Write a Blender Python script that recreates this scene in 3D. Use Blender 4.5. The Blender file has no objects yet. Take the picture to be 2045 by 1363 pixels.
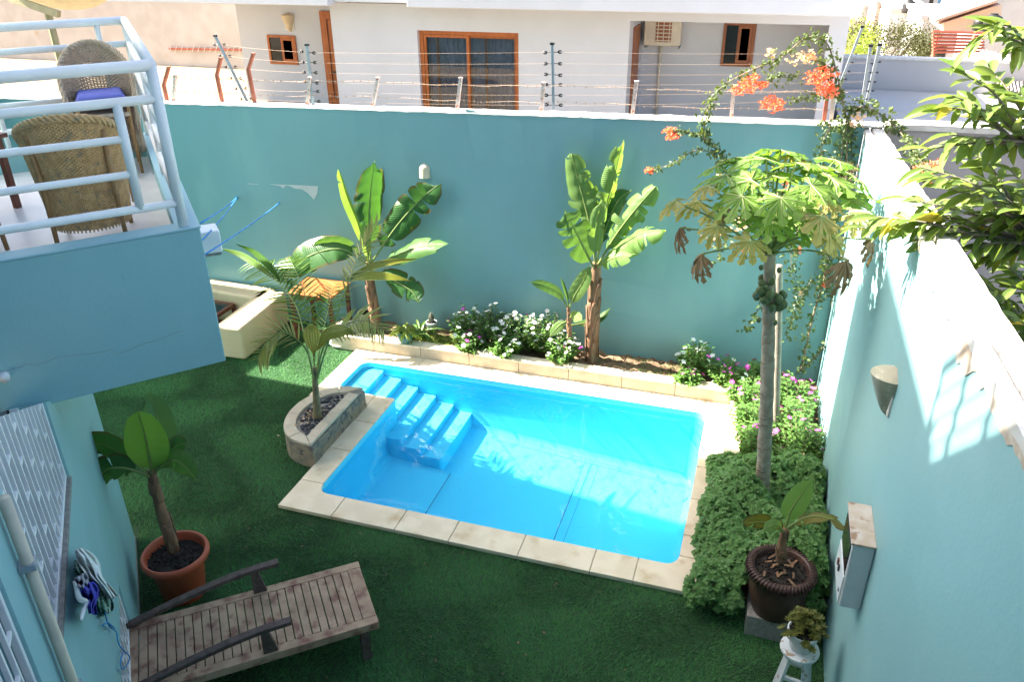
import bpy, math, random
import numpy as np
from mathutils import Vector, Matrix
R = random.Random(7)
scene = bpy.context.scene
col = scene.collection
# ------------------------------------------------------------------ camera
CAMH = 5.0
PITCH, ROLL, YAW, FPX = 0.47767441, 0.00988974, -0.3116566, 1607.367
F_ = Vector((math.sin(YAW)*math.cos(PITCH), math.cos(YAW)*math.cos(PITCH), -math.sin(PITCH)))
r_ = Vector((math.cos(YAW), -math.sin(YAW), 0)); d_ = F_.cross(r_)
R_ = math.cos(ROLL)*r_ + math.sin(ROLL)*d_
D_ = -math.sin(ROLL)*r_ + math.cos(ROLL)*d_
cam = bpy.data.cameras.new('camera'); camo = bpy.data.objects.new('camera', cam); col.objects.link(camo)
cam.sensor_width = 36; cam.lens = FPX/2045*36; cam.clip_start = .05; cam.clip_end = 3000
M = Matrix((R_, -D_, -F_)).transposed().to_4x4(); M.translation = (0, 0, CAMH)
camo.matrix_world = M
scene.camera = camo
# ------------------------------------------------------------------ light
SUN_EL = math.radians(43.5)
w = bpy.data.worlds.new('World'); scene.world = w; w.use_nodes = True
wn = w.node_tree.nodes; wl = w.node_tree.links
sky = wn.new('ShaderNodeTexSky'); sky.sky_type = 'NISHITA'; sky.sun_disc = False
sky.sun_elevation = SUN_EL; sky.sun_rotation = math.radians(270); sky.air_density = 1.0; sky.dust_density = 4.5; sky.ozone_density = 1.0
bg = wn['Background']; wl.new(sky.outputs[0], bg.inputs[0]); bg.inputs[1].default_value = 0.065
sun = bpy.data.lights.new('sun', 'SUN'); suno = bpy.data.objects.new('sun', sun); col.objects.link(suno)
sun.energy = 4.6; sun.angle = math.radians(.55); sun.color = (1, .93, .82)
SD = Vector((1, -.03, -math.tan(SUN_EL)))
suno.rotation_euler = SD.to_track_quat('-Z', 'Y').to_euler()
suno.location = (-20, 0, 30)
vs = scene.view_settings; vs.view_transform = 'Standard'; vs.look = 'None'; vs.gamma = 1; vs.exposure = 2.9
# ------------------------------------------------------------------ helpers
def at(u, v, y):                     # point where the line of sight through a photo pixel meets the upright plane Y = y
    d = F_ + (u-1022.5)/FPX*R_ + (v-681.5)/FPX*D_
    return Vector((0, 0, CAMH)) + d*(y/d.y)
def flo(u, v, z):                    # the same on the level plane Z = z
    d = F_ + (u-1022.5)/FPX*R_ + (v-681.5)/FPX*D_
    return Vector((0, 0, CAMH)) + d*((z-CAMH)/d.z)
def wloc(o):
    v = Vector((0, 0, 0))
    while o is not None:
        v += o.location; o = o.parent
    return v
def tag(o, label=None, cat=None, group=None, kind=None):
    if label: o['label'] = label
    if cat: o['category'] = cat
    if group: o['group'] = group
    if kind: o['kind'] = kind
    return o
def thing(name, loc, label, cat, group=None):
    o = bpy.data.objects.new(name, None); col.objects.link(o); o.location = loc; o.empty_display_size = .1
    return tag(o, label, cat, group)
def inst(name, me, parent, loc=(0,0,0), rot=None, scale=None):
    o = bpy.data.objects.new(name, me); col.objects.link(o); o.parent = parent
    o.location = Vector(loc) - (wloc(parent) if parent else Vector((0,0,0)))
    if rot is not None: o.rotation_euler = rot
    if scale is not None: o.scale = (scale,)*3 if isinstance(scale, (int, float)) else scale
    return o
def copy_tree(o, parent=None):
    c = o.copy(); col.objects.link(c); c.parent = parent
    for ch in list(o.children): copy_tree(ch, c)
    return c
class MB:
    def __init__(s): s.v = []; s.f = []; s.uv = None; s.mi = []
    def add(s, vs, fs, mi=0):
        b = len(s.v); s.v.extend([tuple(p) for p in vs]); s.f.extend([tuple(i+b for i in f) for f in fs]); s.mi.extend([mi]*len(fs)); return s
    def box(s, a, b, mi=0):
        (x0,y0,z0),(x1,y1,z1) = a,b
        return s.add([(x0,y0,z0),(x1,y0,z0),(x1,y1,z0),(x0,y1,z0),(x0,y0,z1),(x1,y0,z1),(x1,y1,z1),(x0,y1,z1)],
              [(0,3,2,1),(4,5,6,7),(0,1,5,4),(1,2,6,5),(2,3,7,6),(3,0,4,7)], mi)
    def obox(s, c, ax, ay, az, mi=0):   # oriented box: centre and three half axes
        c = Vector(c); ax = Vector(ax); ay = Vector(ay); az = Vector(az); v = []
        for k in (-1,1):
            for i,j in ((-1,-1),(1,-1),(1,1),(-1,1)): v.append(c+ax*i+ay*j+az*k)
        return s.add(v, [(0,3,2,1),(4,5,6,7),(0,1,5,4),(1,2,6,5),(2,3,7,6),(3,0,4,7)], mi)
    def prism(s, poly, z0, z1, mi=0):
        n = len(poly); v = [(p[0],p[1],z0) for p in poly]+[(p[0],p[1],z1) for p in poly]
        f = [tuple(range(n-1,-1,-1)), tuple(range(n,2*n))]+[(i,(i+1)%n,n+(i+1)%n,n+i) for i in range(n)]
        return s.add(v, f, mi)
    def tube(s, pts, r, n=8, caps=True, mi=0):
        pts = [Vector(p) for p in pts]; m = len(pts); rr = r if isinstance(r,(list,tuple)) else [r]*m
        v = []; prev = None
        for i,p in enumerate(pts):
            t = (pts[min(i+1,m-1)]-pts[max(i-1,0)])
            if t.length < 1e-9: t = Vector((0,0,1))
            t.normalize()
            if prev is None:
                a = t.cross(Vector((0,0,1)) if abs(t.z)<.9 else Vector((1,0,0))).normalized()
            else:
                a = prev - t*prev.dot(t)
                a = a.normalized() if a.length>1e-6 else t.orthogonal().normalized()
            prev = a; b = t.cross(a)
            for k in range(n):
                q = 2*math.pi*k/n; v.append(p+(a*math.cos(q)+b*math.sin(q))*rr[i])
        f = [(i*n+k, i*n+(k+1)%n, (i+1)*n+(k+1)%n, (i+1)*n+k) for i in range(m-1) for k in range(n)]
        if caps: f += [tuple(range(n-1,-1,-1)), tuple(range((m-1)*n, m*n))]
        return s.add(v, f, mi)
    def lathe(s, prof, c=(0,0,0), n=32, mi=0, jit=0):
        v = []; m = len(prof)
        for (r,z) in prof:
            for k in range(n):
                q = 2*math.pi*k/n; v.append((c[0]+r*math.cos(q), c[1]+r*math.sin(q), c[2]+z))
        f = [(i*n+k, i*n+(k+1)%n, (i+1)*n+(k+1)%n, (i+1)*n+k) for i in range(m-1) for k in range(n)]
        return s.add(v, f, mi)
    def grid(s, P, mi=0):               # P[i][j] points
        n = len(P); m = len(P[0]); v = [p for row in P for p in row]
        return s.add(v, [(i*m+j,(i+1)*m+j,(i+1)*m+j+1,i*m+j+1) for i in range(n-1) for j in range(m-1)], mi)
    def mesh(s, name, mat, smooth=False, off=Vector((0,0,0))):
        me = bpy.data.meshes.new(name)
        ox,oy,oz = off
        me.from_pydata([(x-ox,y-oy,z-oz) for x,y,z in s.v], [], s.f)
        for m in (mat if isinstance(mat,(list,tuple)) else [mat]): me.materials.append(m)
        if any(s.mi): me.polygons.foreach_set('material_index', s.mi)
        if s.uv:
            l = me.uv_layers.new(name='UVMap'); li = np.empty(len(me.loops), dtype=np.int32); me.loops.foreach_get('vertex_index', li)
            l.data.foreach_set('uv', np.array(s.uv, dtype=np.float32)[li].ravel())
        if smooth: me.polygons.foreach_set('use_smooth', [True]*len(me.polygons))
        me.update(); return me
    def build(s, name, mat, parent=None, smooth=False, bevel=0, local=False, segs=2):
        off = wloc(parent) if (parent and not local) else Vector((0,0,0))
        o = bpy.data.objects.new(name, s.mesh(name, mat, smooth, off)); col.objects.link(o); o.parent = parent
        if bevel:
            b = o.modifiers.new('bevel','BEVEL'); b.width = bevel; b.segments = segs; b.limit_method = 'ANGLE'; b.angle_limit = math.radians(40)
            if segs > 1:
                o.data.polygons.foreach_set('use_smooth', [True]*len(o.data.polygons))
                b.harden_normals = True
        return o
def spline(pts, n):
    pts = [Vector(p) for p in pts]
    if len(pts) == 2: return [pts[0].lerp(pts[1], i/(n-1)) for i in range(n)]
    P = [pts[0]*2-pts[1]]+pts+[pts[-1]*2-pts[-2]]; out = []
    m = len(pts)-1
    for i in range(n):
        t = i/(n-1)*m; k = min(int(t), m-1); t -= k
        a,b,c,d = P[k],P[k+1],P[k+2],P[k+3]
        out.append(.5*((2*b)+(c-a)*t+(2*a-5*b+4*c-d)*t*t+(3*b-a-3*c+d)*t**3))
    return out
# ------------------------------------------------------------------ materials
def mat(name, c1, c2=None, scale=6, rough=.6, bump=0, bscale=60, spec=.4, metal=0, detail=6, lo=.35, hi=.65, c3=None, s3=40, t3=(.6,.7), stretch=None):
    m = bpy.data.materials.new(name); m.use_nodes = True; nt = m.node_tree; N = nt.nodes; L = nt.links
    p = N['Principled BSDF']; p.inputs['Roughness'].default_value = rough; p.inputs['Metallic'].default_value = metal
    p.inputs['Specular IOR Level'].default_value = spec
    tc = N.new('ShaderNodeTexCoord'); src = tc.outputs['Object']
    if stretch:
        mp = N.new('ShaderNodeMapping'); mp.inputs['Scale'].default_value = stretch; L.new(src, mp.inputs[0]); src = mp.outputs[0]
    def noise(sc, det=detail):
        n = N.new('ShaderNodeTexNoise'); n.inputs['Scale'].default_value = sc; n.inputs['Detail'].default_value = det; L.new(src, n.inputs['Vector']); return n.outputs['Fac']
    def ramp(x, a, b):
        r = N.new('ShaderNodeMapRange'); r.interpolation_type = 'SMOOTHSTEP'; r.inputs[1].default_value = a; r.inputs[2].default_value = b; L.new(x, r.inputs[0]); return r.outputs[0]
    def mix(f, a, b):
        x = N.new('ShaderNodeMix'); x.data_type = 'RGBA'; L.new(f, x.inputs[0])
        for s_, k in ((a,6),(b,7)):
            if isinstance(s_, tuple): x.inputs[k].default_value = (*s_,1)
            else: L.new(s_, x.inputs[k])
        return x.outputs[2]
    if c2 is None: c2 = tuple(x*.85 for x in c1)
    c = mix(ramp(noise(scale), lo, hi), c1, c2)
    if c3: c = mix(ramp(noise(s3), *t3), c, c3)
    L.new(c, p.inputs['Base Color'])
    if bump:
        b = N.new('ShaderNodeBump'); b.inputs['Strength'].default_value = bump; b.inputs['Distance'].default_value = .01
        L.new(noise(bscale, 4), b.inputs['Height']); L.new(b.outputs[0], p.inputs['Normal'])
    return m
def leafmat(name, c1, c2, trans=.35, rough=.4, vein=0, back=None, edge=None, spec=.35, vs=55):
    m = bpy.data.materials.new(name); m.use_nodes = True; nt = m.node_tree; N = nt.nodes; L = nt.links
    p = N['Principled BSDF']; out = N['Material Output']; p.inputs['Roughness'].default_value = rough; p.inputs['Specular IOR Level'].default_value = spec
    g = N.new('ShaderNodeNewGeometry'); tc = N.new('ShaderNodeTexCoord'); oi = N.new('ShaderNodeObjectInfo')
    ad = N.new('ShaderNodeMath'); ad.operation = 'ADD'; L.new(g.outputs['Random Per Island'], ad.inputs[0]); L.new(oi.outputs['Random'], ad.inputs[1])
    fr = N.new('ShaderNodeMath'); fr.operation = 'FRACT'; L.new(ad.outputs[0], fr.inputs[0])
    n = N.new('ShaderNodeTexNoise'); n.inputs['Scale'].default_value = 14; L.new(tc.outputs['Object'], n.inputs['Vector'])
    a2 = N.new('ShaderNodeMath'); a2.operation = 'MULTIPLY_ADD'; a2.inputs[1].default_value = .55; L.new(fr.outputs[0], a2.inputs[0])
    a3 = N.new('ShaderNodeMath'); a3.operation = 'MULTIPLY'; a3.inputs[1].default_value = .5; L.new(n.outputs['Fac'], a3.inputs[0]); L.new(a3.outputs[0], a2.inputs[2])
    def mx(f, a, b):
        x = N.new('ShaderNodeMix'); x.data_type = 'RGBA'
        if isinstance(f, float): x.inputs[0].default_value = f
        else: L.new(f, x.inputs[0])
        for s_, k in ((a,6),(b,7)):
            if isinstance(s_, tuple): x.inputs[k].default_value = (*s_,1)
            else: L.new(s_, x.inputs[k])
        return x.outputs[2]
    c = mx(a2.outputs[0], c1, c2)
    if vein:
        uvn = N.new('ShaderNodeSeparateXYZ'); L.new(tc.outputs['UV'], uvn.inputs[0])
        q = N.new('ShaderNodeMath'); q.operation = 'MULTIPLY_ADD'; q.inputs[1].default_value = .12; L.new(uvn.outputs[1], q.inputs[0]); L.new(uvn.outputs[0], q.inputs[2])
        si = N.new('ShaderNodeMath'); si.operation = 'MULTIPLY'; si.inputs[1].default_value = vs*6.283; L.new(q.outputs[0], si.inputs[0])
        s2 = N.new('ShaderNodeMath'); s2.operation = 'SINE'; L.new(si.outputs[0], s2.inputs[0])
        mr = N.new('ShaderNodeMapRange'); mr.inputs[1].default_value = -1; mr.inputs[2].default_value = 1; mr.inputs[4].default_value = vein; L.new(s2.outputs[0], mr.inputs[0])
        c = mx(mr.outputs[0], c, tuple(min(1, x*1.6+.01) for x in c1))
        bp = N.new('ShaderNodeBump'); bp.inputs['Strength'].default_value = .35; bp.inputs['Distance'].default_value = .004
        L.new(s2.outputs[0], bp.inputs['Height']); L.new(bp.outputs[0], p.inputs['Normal'])
        if edge:
            mr2 = N.new('ShaderNodeMapRange'); mr2.inputs[1].default_value = .8; mr2.inputs[2].default_value = 1.02
            nz = N.new('ShaderNodeMath'); nz.operation = 'MULTIPLY_ADD'; nz.inputs[1].default_value = .3; nz.inputs[2].default_value = -.15; L.new(n.outputs['Fac'], nz.inputs[0])
            n2 = N.new('ShaderNodeMath'); n2.operation = 'ADD'; L.new(uvn.outputs[1], n2.inputs[0]); L.new(nz.outputs[0], n2.inputs[1])
            L.new(n2.outputs[0], mr2.inputs[0]); c = mx(mr2.outputs[0], c, edge)
    if back: c = mx(g.outputs['Backfacing'], c, back)
    L.new(c, p.inputs['Base Color'])
    if trans:
        t = N.new('ShaderNodeBsdfTranslucent'); ms = N.new('ShaderNodeMixShader'); ms.inputs[0].default_value = trans
        hs = N.new('ShaderNodeMix'); hs.data_type = 'RGBA'; hs.blend_type = 'MULTIPLY'; hs.inputs[0].default_value = 1
        L.new(c, hs.inputs[6]); hs.inputs[7].default_value = (1.9, 1.75, .7, 1); L.new(hs.outputs[2], t.inputs[0])
        L.new(p.outputs[0], ms.inputs[1]); L.new(t.outputs[0], ms.inputs[2]); L.new(ms.outputs[0], out.inputs[0])
    return m
TEAL = (.255,.465,.48)
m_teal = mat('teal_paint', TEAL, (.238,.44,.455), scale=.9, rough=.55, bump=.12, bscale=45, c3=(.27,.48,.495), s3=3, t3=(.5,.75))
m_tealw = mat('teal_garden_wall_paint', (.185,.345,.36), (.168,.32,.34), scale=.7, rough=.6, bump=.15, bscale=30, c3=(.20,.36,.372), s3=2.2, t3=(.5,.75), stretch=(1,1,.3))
m_palet = mat('pale_blue_paint', (.33,.53,.57), (.30,.50,.545), scale=1.2, rough=.6, bump=.12, bscale=40)
m_cap = mat('white_cap_paint', (.72,.70,.66), (.6,.57,.52), scale=7, rough=.8, bump=.3, bscale=35, c3=(.42,.36,.3), s3=11, t3=(.66,.8))
m_white = mat('white_render', (.53,.56,.63), (.505,.535,.60), scale=1.5, rough=.75, bump=.1, bscale=60)
m_lilac = mat('lilac_grey_render', (.40,.37,.37), (.36,.335,.34), scale=2, rough=.8, bump=.15)
m_cream = mat('cream_render', (.53,.48,.43), (.47,.42,.37), scale=2, rough=.85, bump=.2, c3=(.44,.34,.24), s3=1.7, t3=(.66,.8))
m_sand = mat('sandy_ground', (.235,.175,.11), (.19,.14,.085), scale=1.2, rough=.95, bump=.3, c3=(.15,.105,.065), s3=12, t3=(.62,.75))
m_earth = mat('dry_earth', (.32,.26,.19), (.26,.21,.16), scale=.4, rough=.95, bump=.2)
m_rail = mat('white_rail_paint', (.84,.84,.82), (.79,.79,.78), scale=8, rough=.35, bump=.03, bscale=90)
m_cop = mat('limestone_coping', (.78,.66,.49), (.70,.58,.41), scale=4.5, rough=.7, bump=.25, bscale=90, c3=(.56,.41,.24), s3=4, t3=(.53,.75))
m_grout = mat('coping_grout', (.46,.40,.32), (.36,.31,.25), scale=20, rough=.9)
m_joint = mat('grey_joint', (.30,.28,.25), (.22,.21,.19), scale=30, rough=.9)
m_lawnb = mat('turf_backing', (.014,.045,.016), (.022,.06,.02), scale=30, rough=.95)
m_pool = mat('pool_liner', (.11,.66,.86), (.105,.65,.855), scale=2, rough=.5, spec=.2, c3=(.095,.61,.82), s3=25, t3=(.6,.7))
m_seam = mat('liner_seam', (.03,.22,.42), rough=.6)
m_soil = mat('garden_soil', (.20,.125,.075), (.12,.075,.045), scale=10, rough=.95, bump=1, bscale=30, c3=(.36,.25,.16), s3=28, t3=(.6,.7))
m_dsoil = mat('dark_soil', (.035,.026,.02), (.02,.015,.012), scale=40, rough=.95, bump=1, bscale=60)
m_terra = mat('terracotta', (.46,.10,.045), (.40,.08,.036), scale=5, rough=.5, bump=.08, bscale=50)
m_bpot = mat('brown_glazed_pot', (.085,.04,.03), (.055,.027,.022), scale=12, rough=.4, bump=.2)
m_whitepl = mat('white_plastic', (.72,.74,.74), (.66,.68,.68), scale=9, rough=.4)
m_stool = mat('worn_white_paint', (.66,.68,.68), (.60,.62,.62), scale=7, rough=.6, c3=(.34,.25,.17), s3=16, t3=(.6,.68), bump=.2)
m_wood = mat('weathered_teak', (.44,.295,.19), (.34,.22,.14), scale=7, rough=.75, bump=.35, bscale=40, c3=(.21,.095,.065), s3=11, t3=(.46,.72), stretch=(1,1,1))
m_dwood = mat('dark_teak', (.075,.05,.042), (.12,.085,.07), scale=20, rough=.7, bump=.25)
m_owood = mat('orange_varnished_wood', (.42,.13,.035), (.33,.095,.025), scale=14, rough=.4, stretch=(1,1,.2))
m_bwood = mat('brown_window_wood', (.30,.11,.05), (.24,.085,.04), scale=14, rough=.45, stretch=(1,1,.2))
m_tablew = mat('orange_table_wood', (.40,.12,.03), (.33,.095,.022), scale=9, rough=.45, stretch=(1,4,1))
m_redw = mat('red_brown_wood', (.16,.045,.022), (.11,.03,.016), scale=14, rough=.4)
m_sofa = mat('beige_leatherette', (.62,.47,.30), (.57,.43,.27), scale=4, rough=.55, bump=.06)
m_dark = mat('dark_glass', (.012,.014,.016), (.01,.011,.012), rough=.08, spec=.35)
m_black = mat('black_plastic', (.02,.02,.02), (.015,.015,.015), rough=.45)
m_steel = mat('grey_galvanised_steel', (.32,.36,.39), (.27,.31,.34), scale=20, rough=.45, metal=.3)
m_wire = mat('rusty_wire', (.34,.21,.13), (.42,.33,.26), scale=60, rough=.7, metal=.2)
m_postp = mat('pink_white_rusty_paint', (.62,.52,.48), (.58,.42,.36), scale=18, rough=.7, c3=(.34,.11,.06), s3=25, t3=(.56,.66))
m_postr = mat('red_oxide_paint', (.46,.13,.075), (.36,.10,.06), scale=18, rough=.7)
m_curt = mat('grey_blue_curtain', (.34,.34,.42), (.26,.265,.35), scale=3, rough=.9)
m_ac = mat('cream_metal', (.62,.58,.50), (.56,.52,.45), scale=5, rough=.5)
m_pebb = mat('black_pebble', (.022,.024,.03), (.04,.042,.05), scale=14, rough=.42)
m_slate = mat('slate_cladding', (.17,.155,.13), (.28,.22,.15), scale=9, rough=.8, bump=.6, c3=(.10,.10,.10), s3=14, t3=(.55,.65))
m_ctile = mat('greige_tile', (.54,.46,.35), (.47,.395,.30), scale=8, rough=.75, bump=.15)
m_wick = mat('wicker_cane', (.72,.46,.22), (.56,.34,.15), scale=25, rough=.55, c3=(.40,.29,.18), s3=18, t3=(.55,.7))
m_wick2 = mat('grey_wicker_cane', (.58,.44,.31), (.45,.33,.22), scale=25, rough=.6, c3=(.36,.29,.22), s3=18, t3=(.55,.7))
m_chleg = mat('honey_wood', (.40,.22,.09), (.32,.165,.06), scale=18, rough=.45)
m_blue = mat('blue_cushion_cloth', (.17,.19,.56), (.145,.165,.50), scale=5, rough=.9, bump=.2, bscale=200)
m_bark = mat('banana_sheath', (.24,.13,.07), (.13,.07,.04), scale=12, rough=.8, bump=.5, c3=(.36,.24,.14), s3=8, t3=(.55,.7), stretch=(1,1,.25))
m_pbark = mat('papaya_bark', (.36,.31,.24), (.25,.215,.165), scale=14, rough=.9, bump=.5, c3=(.36,.34,.30), s3=30, t3=(.55,.7))
m_palmt = mat('palm_trunk_bark', (.20,.165,.085), (.13,.11,.06), scale=14, rough=.8, bump=.5)
m_fruit = mat('green_papaya_skin', (.075,.11,.045), (.10,.14,.05), scale=9, rough=.45)
m_stake = mat('pale_stake', (.24,.215,.17), (.18,.16,.125), scale=9, rough=.85, bump=.3)
m_vine = mat('vine_bark', (.23,.17,.11), (.16,.12,.08), scale=20, rough=.85)
m_twig = mat('tree_bark', (.20,.17,.13), (.14,.12,.09), scale=20, rough=.85, bump=.3)
m_rope = mat('blue_rope', (.03,.26,.62), (.03,.22,.55), rough=.6)
m_lamp = mat('cream_lamp_shade', (.60,.50,.36), (.54,.44,.31), scale=10, rough=.4)
m_greenpot = mat('green_glazed_pot', (.05,.17,.15), (.04,.14,.125), scale=6, rough=.25)
m_cactus = mat('grey_cactus', (.22,.20,.15), (.12,.13,.08), scale=30, rough=.9, bump=.6)
m_box = mat('grey_meter_box', (.56,.58,.59), (.52,.54,.55), scale=6, rough=.45)
m_rusttop = mat('stained_box_top', (.46,.36,.27), (.56,.50,.44), scale=9, rough=.85, c3=(.30,.19,.12), s3=12, t3=(.55,.68), bump=.3)
m_cloth = mat('white_cloth', (.76,.76,.75), (.70,.71,.72), scale=9, rough=.95, bump=.2)
m_blueg = mat('blue_cloth', (.05,.05,.42), (.04,.04,.34), scale=9, rough=.9, bump=.3)
m_greyg = mat('grey_cloth', (.32,.33,.38), (.27,.28,.33), scale=9, rough=.9)
m_rtile = mat('pink_roof_tile', (.62,.42,.34), (.56,.36,.28), scale=4, rough=.8)
m_corr = mat('corrugated_sheet', (.50,.42,.37), (.42,.35,.31), scale=5, rough=.7)
m_far = mat('far_white_render', (.50,.49,.48), (.44,.43,.42), scale=.5, rough=.9)
m_far2 = mat('far_beige_render', (.60,.48,.38), (.52,.42,.33), scale=.5, rough=.9)
m_farblue = mat('far_blue_glass', (.10,.28,.46), (.08,.22,.40), scale=.5, rough=.3)
m_seaw = mat('sea_water', (.02,.12,.30), (.025,.14,.33), scale=.02, rough=.25)
m_patch = mat('pale_grey', (.50,.52,.52), (.46,.48,.48), scale=5, rough=.9)
m_flw = mat('white_petal', (.78,.77,.74), (.72,.71,.68), rough=.8)
m_flm = mat('magenta_petal', (.62,.05,.42), (.70,.09,.50), scale=30, rough=.7)
m_flo = leafmat('orange_bract', (.80,.16,.09), (.85,.27,.17), trans=.3, rough=.7)
m_flp = leafmat('faded_bract', (.72,.42,.30), (.74,.55,.42), trans=.3, rough=.8)
l_ban = leafmat('banana_blade', (.055,.15,.03), (.095,.21,.04), trans=.38, rough=.36, vein=.35, back=(.075,.16,.045))
l_ban2 = leafmat('bright_banana_blade', (.10,.21,.025), (.14,.26,.035), trans=.42, rough=.42, vein=.3, back=(.14,.24,.07), edge=(.32,.27,.10))
l_band = leafmat('dark_banana_blade', (.03,.10,.025), (.05,.14,.03), trans=.32, rough=.34, vein=.3, edge=(.10,.06,.02))
l_banb = leafmat('dying_banana_blade', (.11,.13,.02), (.16,.12,.03), trans=.25, rough=.5, vein=.3, edge=(.09,.045,.02))
l_ban3 = leafmat('fresh_banana_blade', (.15,.33,.035), (.19,.38,.045), trans=.42, rough=.4, vein=.3, back=(.15,.30,.06))
l_rib = leafmat('pale_midrib', (.18,.24,.07), (.22,.28,.09), trans=.1, rough=.5)
l_palm = leafmat('palm_leaflet', (.06,.15,.03), (.12,.20,.04), trans=.35, rough=.4)
l_palmy = leafmat('yellow_palm_leaflet', (.17,.21,.07), (.26,.26,.10), trans=.35, rough=.5)
l_pap = leafmat('papaya_blade', (.09,.20,.03), (.17,.28,.05), trans=.42, rough=.5)
l_papy = leafmat('yellowing_papaya_blade', (.22,.22,.06), (.32,.26,.10), trans=.4, rough=.6)
l_papd = leafmat('dead_papaya_blade', (.16,.095,.055), (.24,.16,.10), trans=.15, rough=.8)
l_herb = leafmat('herb_leaf', (.08,.19,.05), (.15,.28,.09), trans=.25, rough=.45)
l_vinca = leafmat('vinca_leaf', (.06,.14,.03), (.13,.25,.06), trans=.3, rough=.4)
l_boug = leafmat('bougainvillea_leaf', (.06,.10,.035), (.12,.16,.06), trans=.3, rough=.5)
l_tree = leafmat('tree_leaf', (.095,.17,.035), (.17,.235,.06), trans=.36, rough=.42, back=(.13,.19,.08))
l_treey = leafmat('yellow_tree_leaf', (.42,.32,.03), (.36,.30,.05), trans=.35, rough=.4)
l_acac = leafmat('acacia_leaf', (.05,.06,.016), (.085,.095,.026), trans=.15, rough=.6)
l_succ = leafmat('succulent_leaf', (.13,.15,.035), (.20,.19,.05), trans=.15, rough=.45)
l_fern = leafmat('lime_fern_leaf', (.16,.24,.04), (.22,.28,.06), trans=.35, rough=.45)
def turfmat():
    m = bpy.data.materials.new('turf_blade'); m.use_nodes = True; nt = m.node_tree; N = nt.nodes; L = nt.links
    p = N['Principled BSDF']; p.inputs['Roughness'].default_value = .55; p.inputs['Specular IOR Level'].default_value = .25
    tc = N.new('ShaderNodeTexCoord'); n = N.new('ShaderNodeTexNoise'); n.inputs['Scale'].default_value = 3.2; n.inputs['Detail'].default_value = 12; n.inputs['Roughness'].default_value = .85
    L.new(tc.outputs['Object'], n.inputs[0]); r = N.new('ShaderNodeValToRGB'); L.new(n.outputs['Fac'], r.inputs[0])
    e = r.color_ramp.elements; e[0].position = .18; e[0].color = (.045,.165,.05,1); e[1].position = .86; e[1].color = (.12,.25,.075,1)
    x = e.new(.52); x.color = (.085,.25,.075,1)
    L.new(r.outputs[0], p.inputs['Base Color'])
    t = N.new('ShaderNodeBsdfTranslucent'); L.new(r.outputs[0], t.inputs[0]); ms = N.new('ShaderNodeMixShader'); ms.inputs[0].default_value = .3
    L.new(p.outputs[0], ms.inputs[1]); L.new(t.outputs[0], ms.inputs[2]); L.new(ms.outputs[0], N['Material Output'].inputs[0]); return m
m_turf = turfmat()
def clearmat(name, tint, rough=.0, ior=1.33, bump=0):
    m = bpy.data.materials.new(name); m.use_nodes = True; nt = m.node_tree; N = nt.nodes; L = nt.links
    N.remove(N['Principled BSDF'])
    t = N.new('ShaderNodeBsdfTransparent'); t.inputs[0].default_value = (*tint,1); g = N.new('ShaderNodeBsdfGlossy'); g.inputs['Roughness'].default_value = rough
    f = N.new('ShaderNodeFresnel'); f.inputs[0].default_value = ior; ms = N.new('ShaderNodeMixShader')
    L.new(f.outputs[0], ms.inputs[0]); L.new(t.outputs[0], ms.inputs[1]); L.new(g.outputs[0], ms.inputs[2]); L.new(ms.outputs[0], N['Material Output'].inputs[0])
    if bump:
        tc = N.new('ShaderNodeTexCoord'); n = N.new('ShaderNodeTexNoise'); n.inputs['Scale'].default_value = 5; L.new(tc.outputs['Object'], n.inputs[0])
        b = N.new('ShaderNodeBump'); b.inputs['Strength'].default_value = bump; b.inputs['Distance'].default_value = .02; L.new(n.outputs['Fac'], b.inputs['Height'])
        L.new(b.outputs[0], g.inputs['Normal']); L.new(b.outputs[0], f.inputs['Normal'])
    return m
m_water = clearmat('clear_pool_water', (.86,.97,1.0), .0, 1.36, .16)
m_glass = clearmat('window_glass', (.75,.8,.85), .0, 1.5)
# ------------------------------------------------------------------ setting: ground, lawn, pool
GZ = -.05
YB, XR = 9.05, .92
def struct(o): o['kind'] = 'structure'; return o
# terrain: the yard's earth, neighbour's raised plot, slope falling to the sea
mb = MB()
ys = [-30,-6,9.2,40,60,90,140,200,300,360]; zs = [-1.2,-1.2,-1.2,-1.6,-4,-8,-15,-22,-29,-34]
P = [[(x, y, z) for x in (-600,-200,-60,-20,0,20,60,200,600)] for y,z in zip(ys,zs)]
mb.grid([list(r) for r in P]); struct(mb.build('ground', m_earth, smooth=True))
mb = MB(); mb.add([(-2500,330,-30.5),(2500,330,-30.5),(2500,2900,-30.5),(-2500,2900,-30.5)], [(0,1,2,3)]); struct(mb.build('sea', m_seaw))
mb = MB(); mb.box((-30,9.27,-1.5),(1.15,26.5,1.0)); struct(mb.build('neighbour_yard', m_sand))
mb = MB(); mb.box((1.2,9.27,-1.5),(14,20.0,1.68)); struct(mb.build('flat_roof_terrace', m_far))
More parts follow.
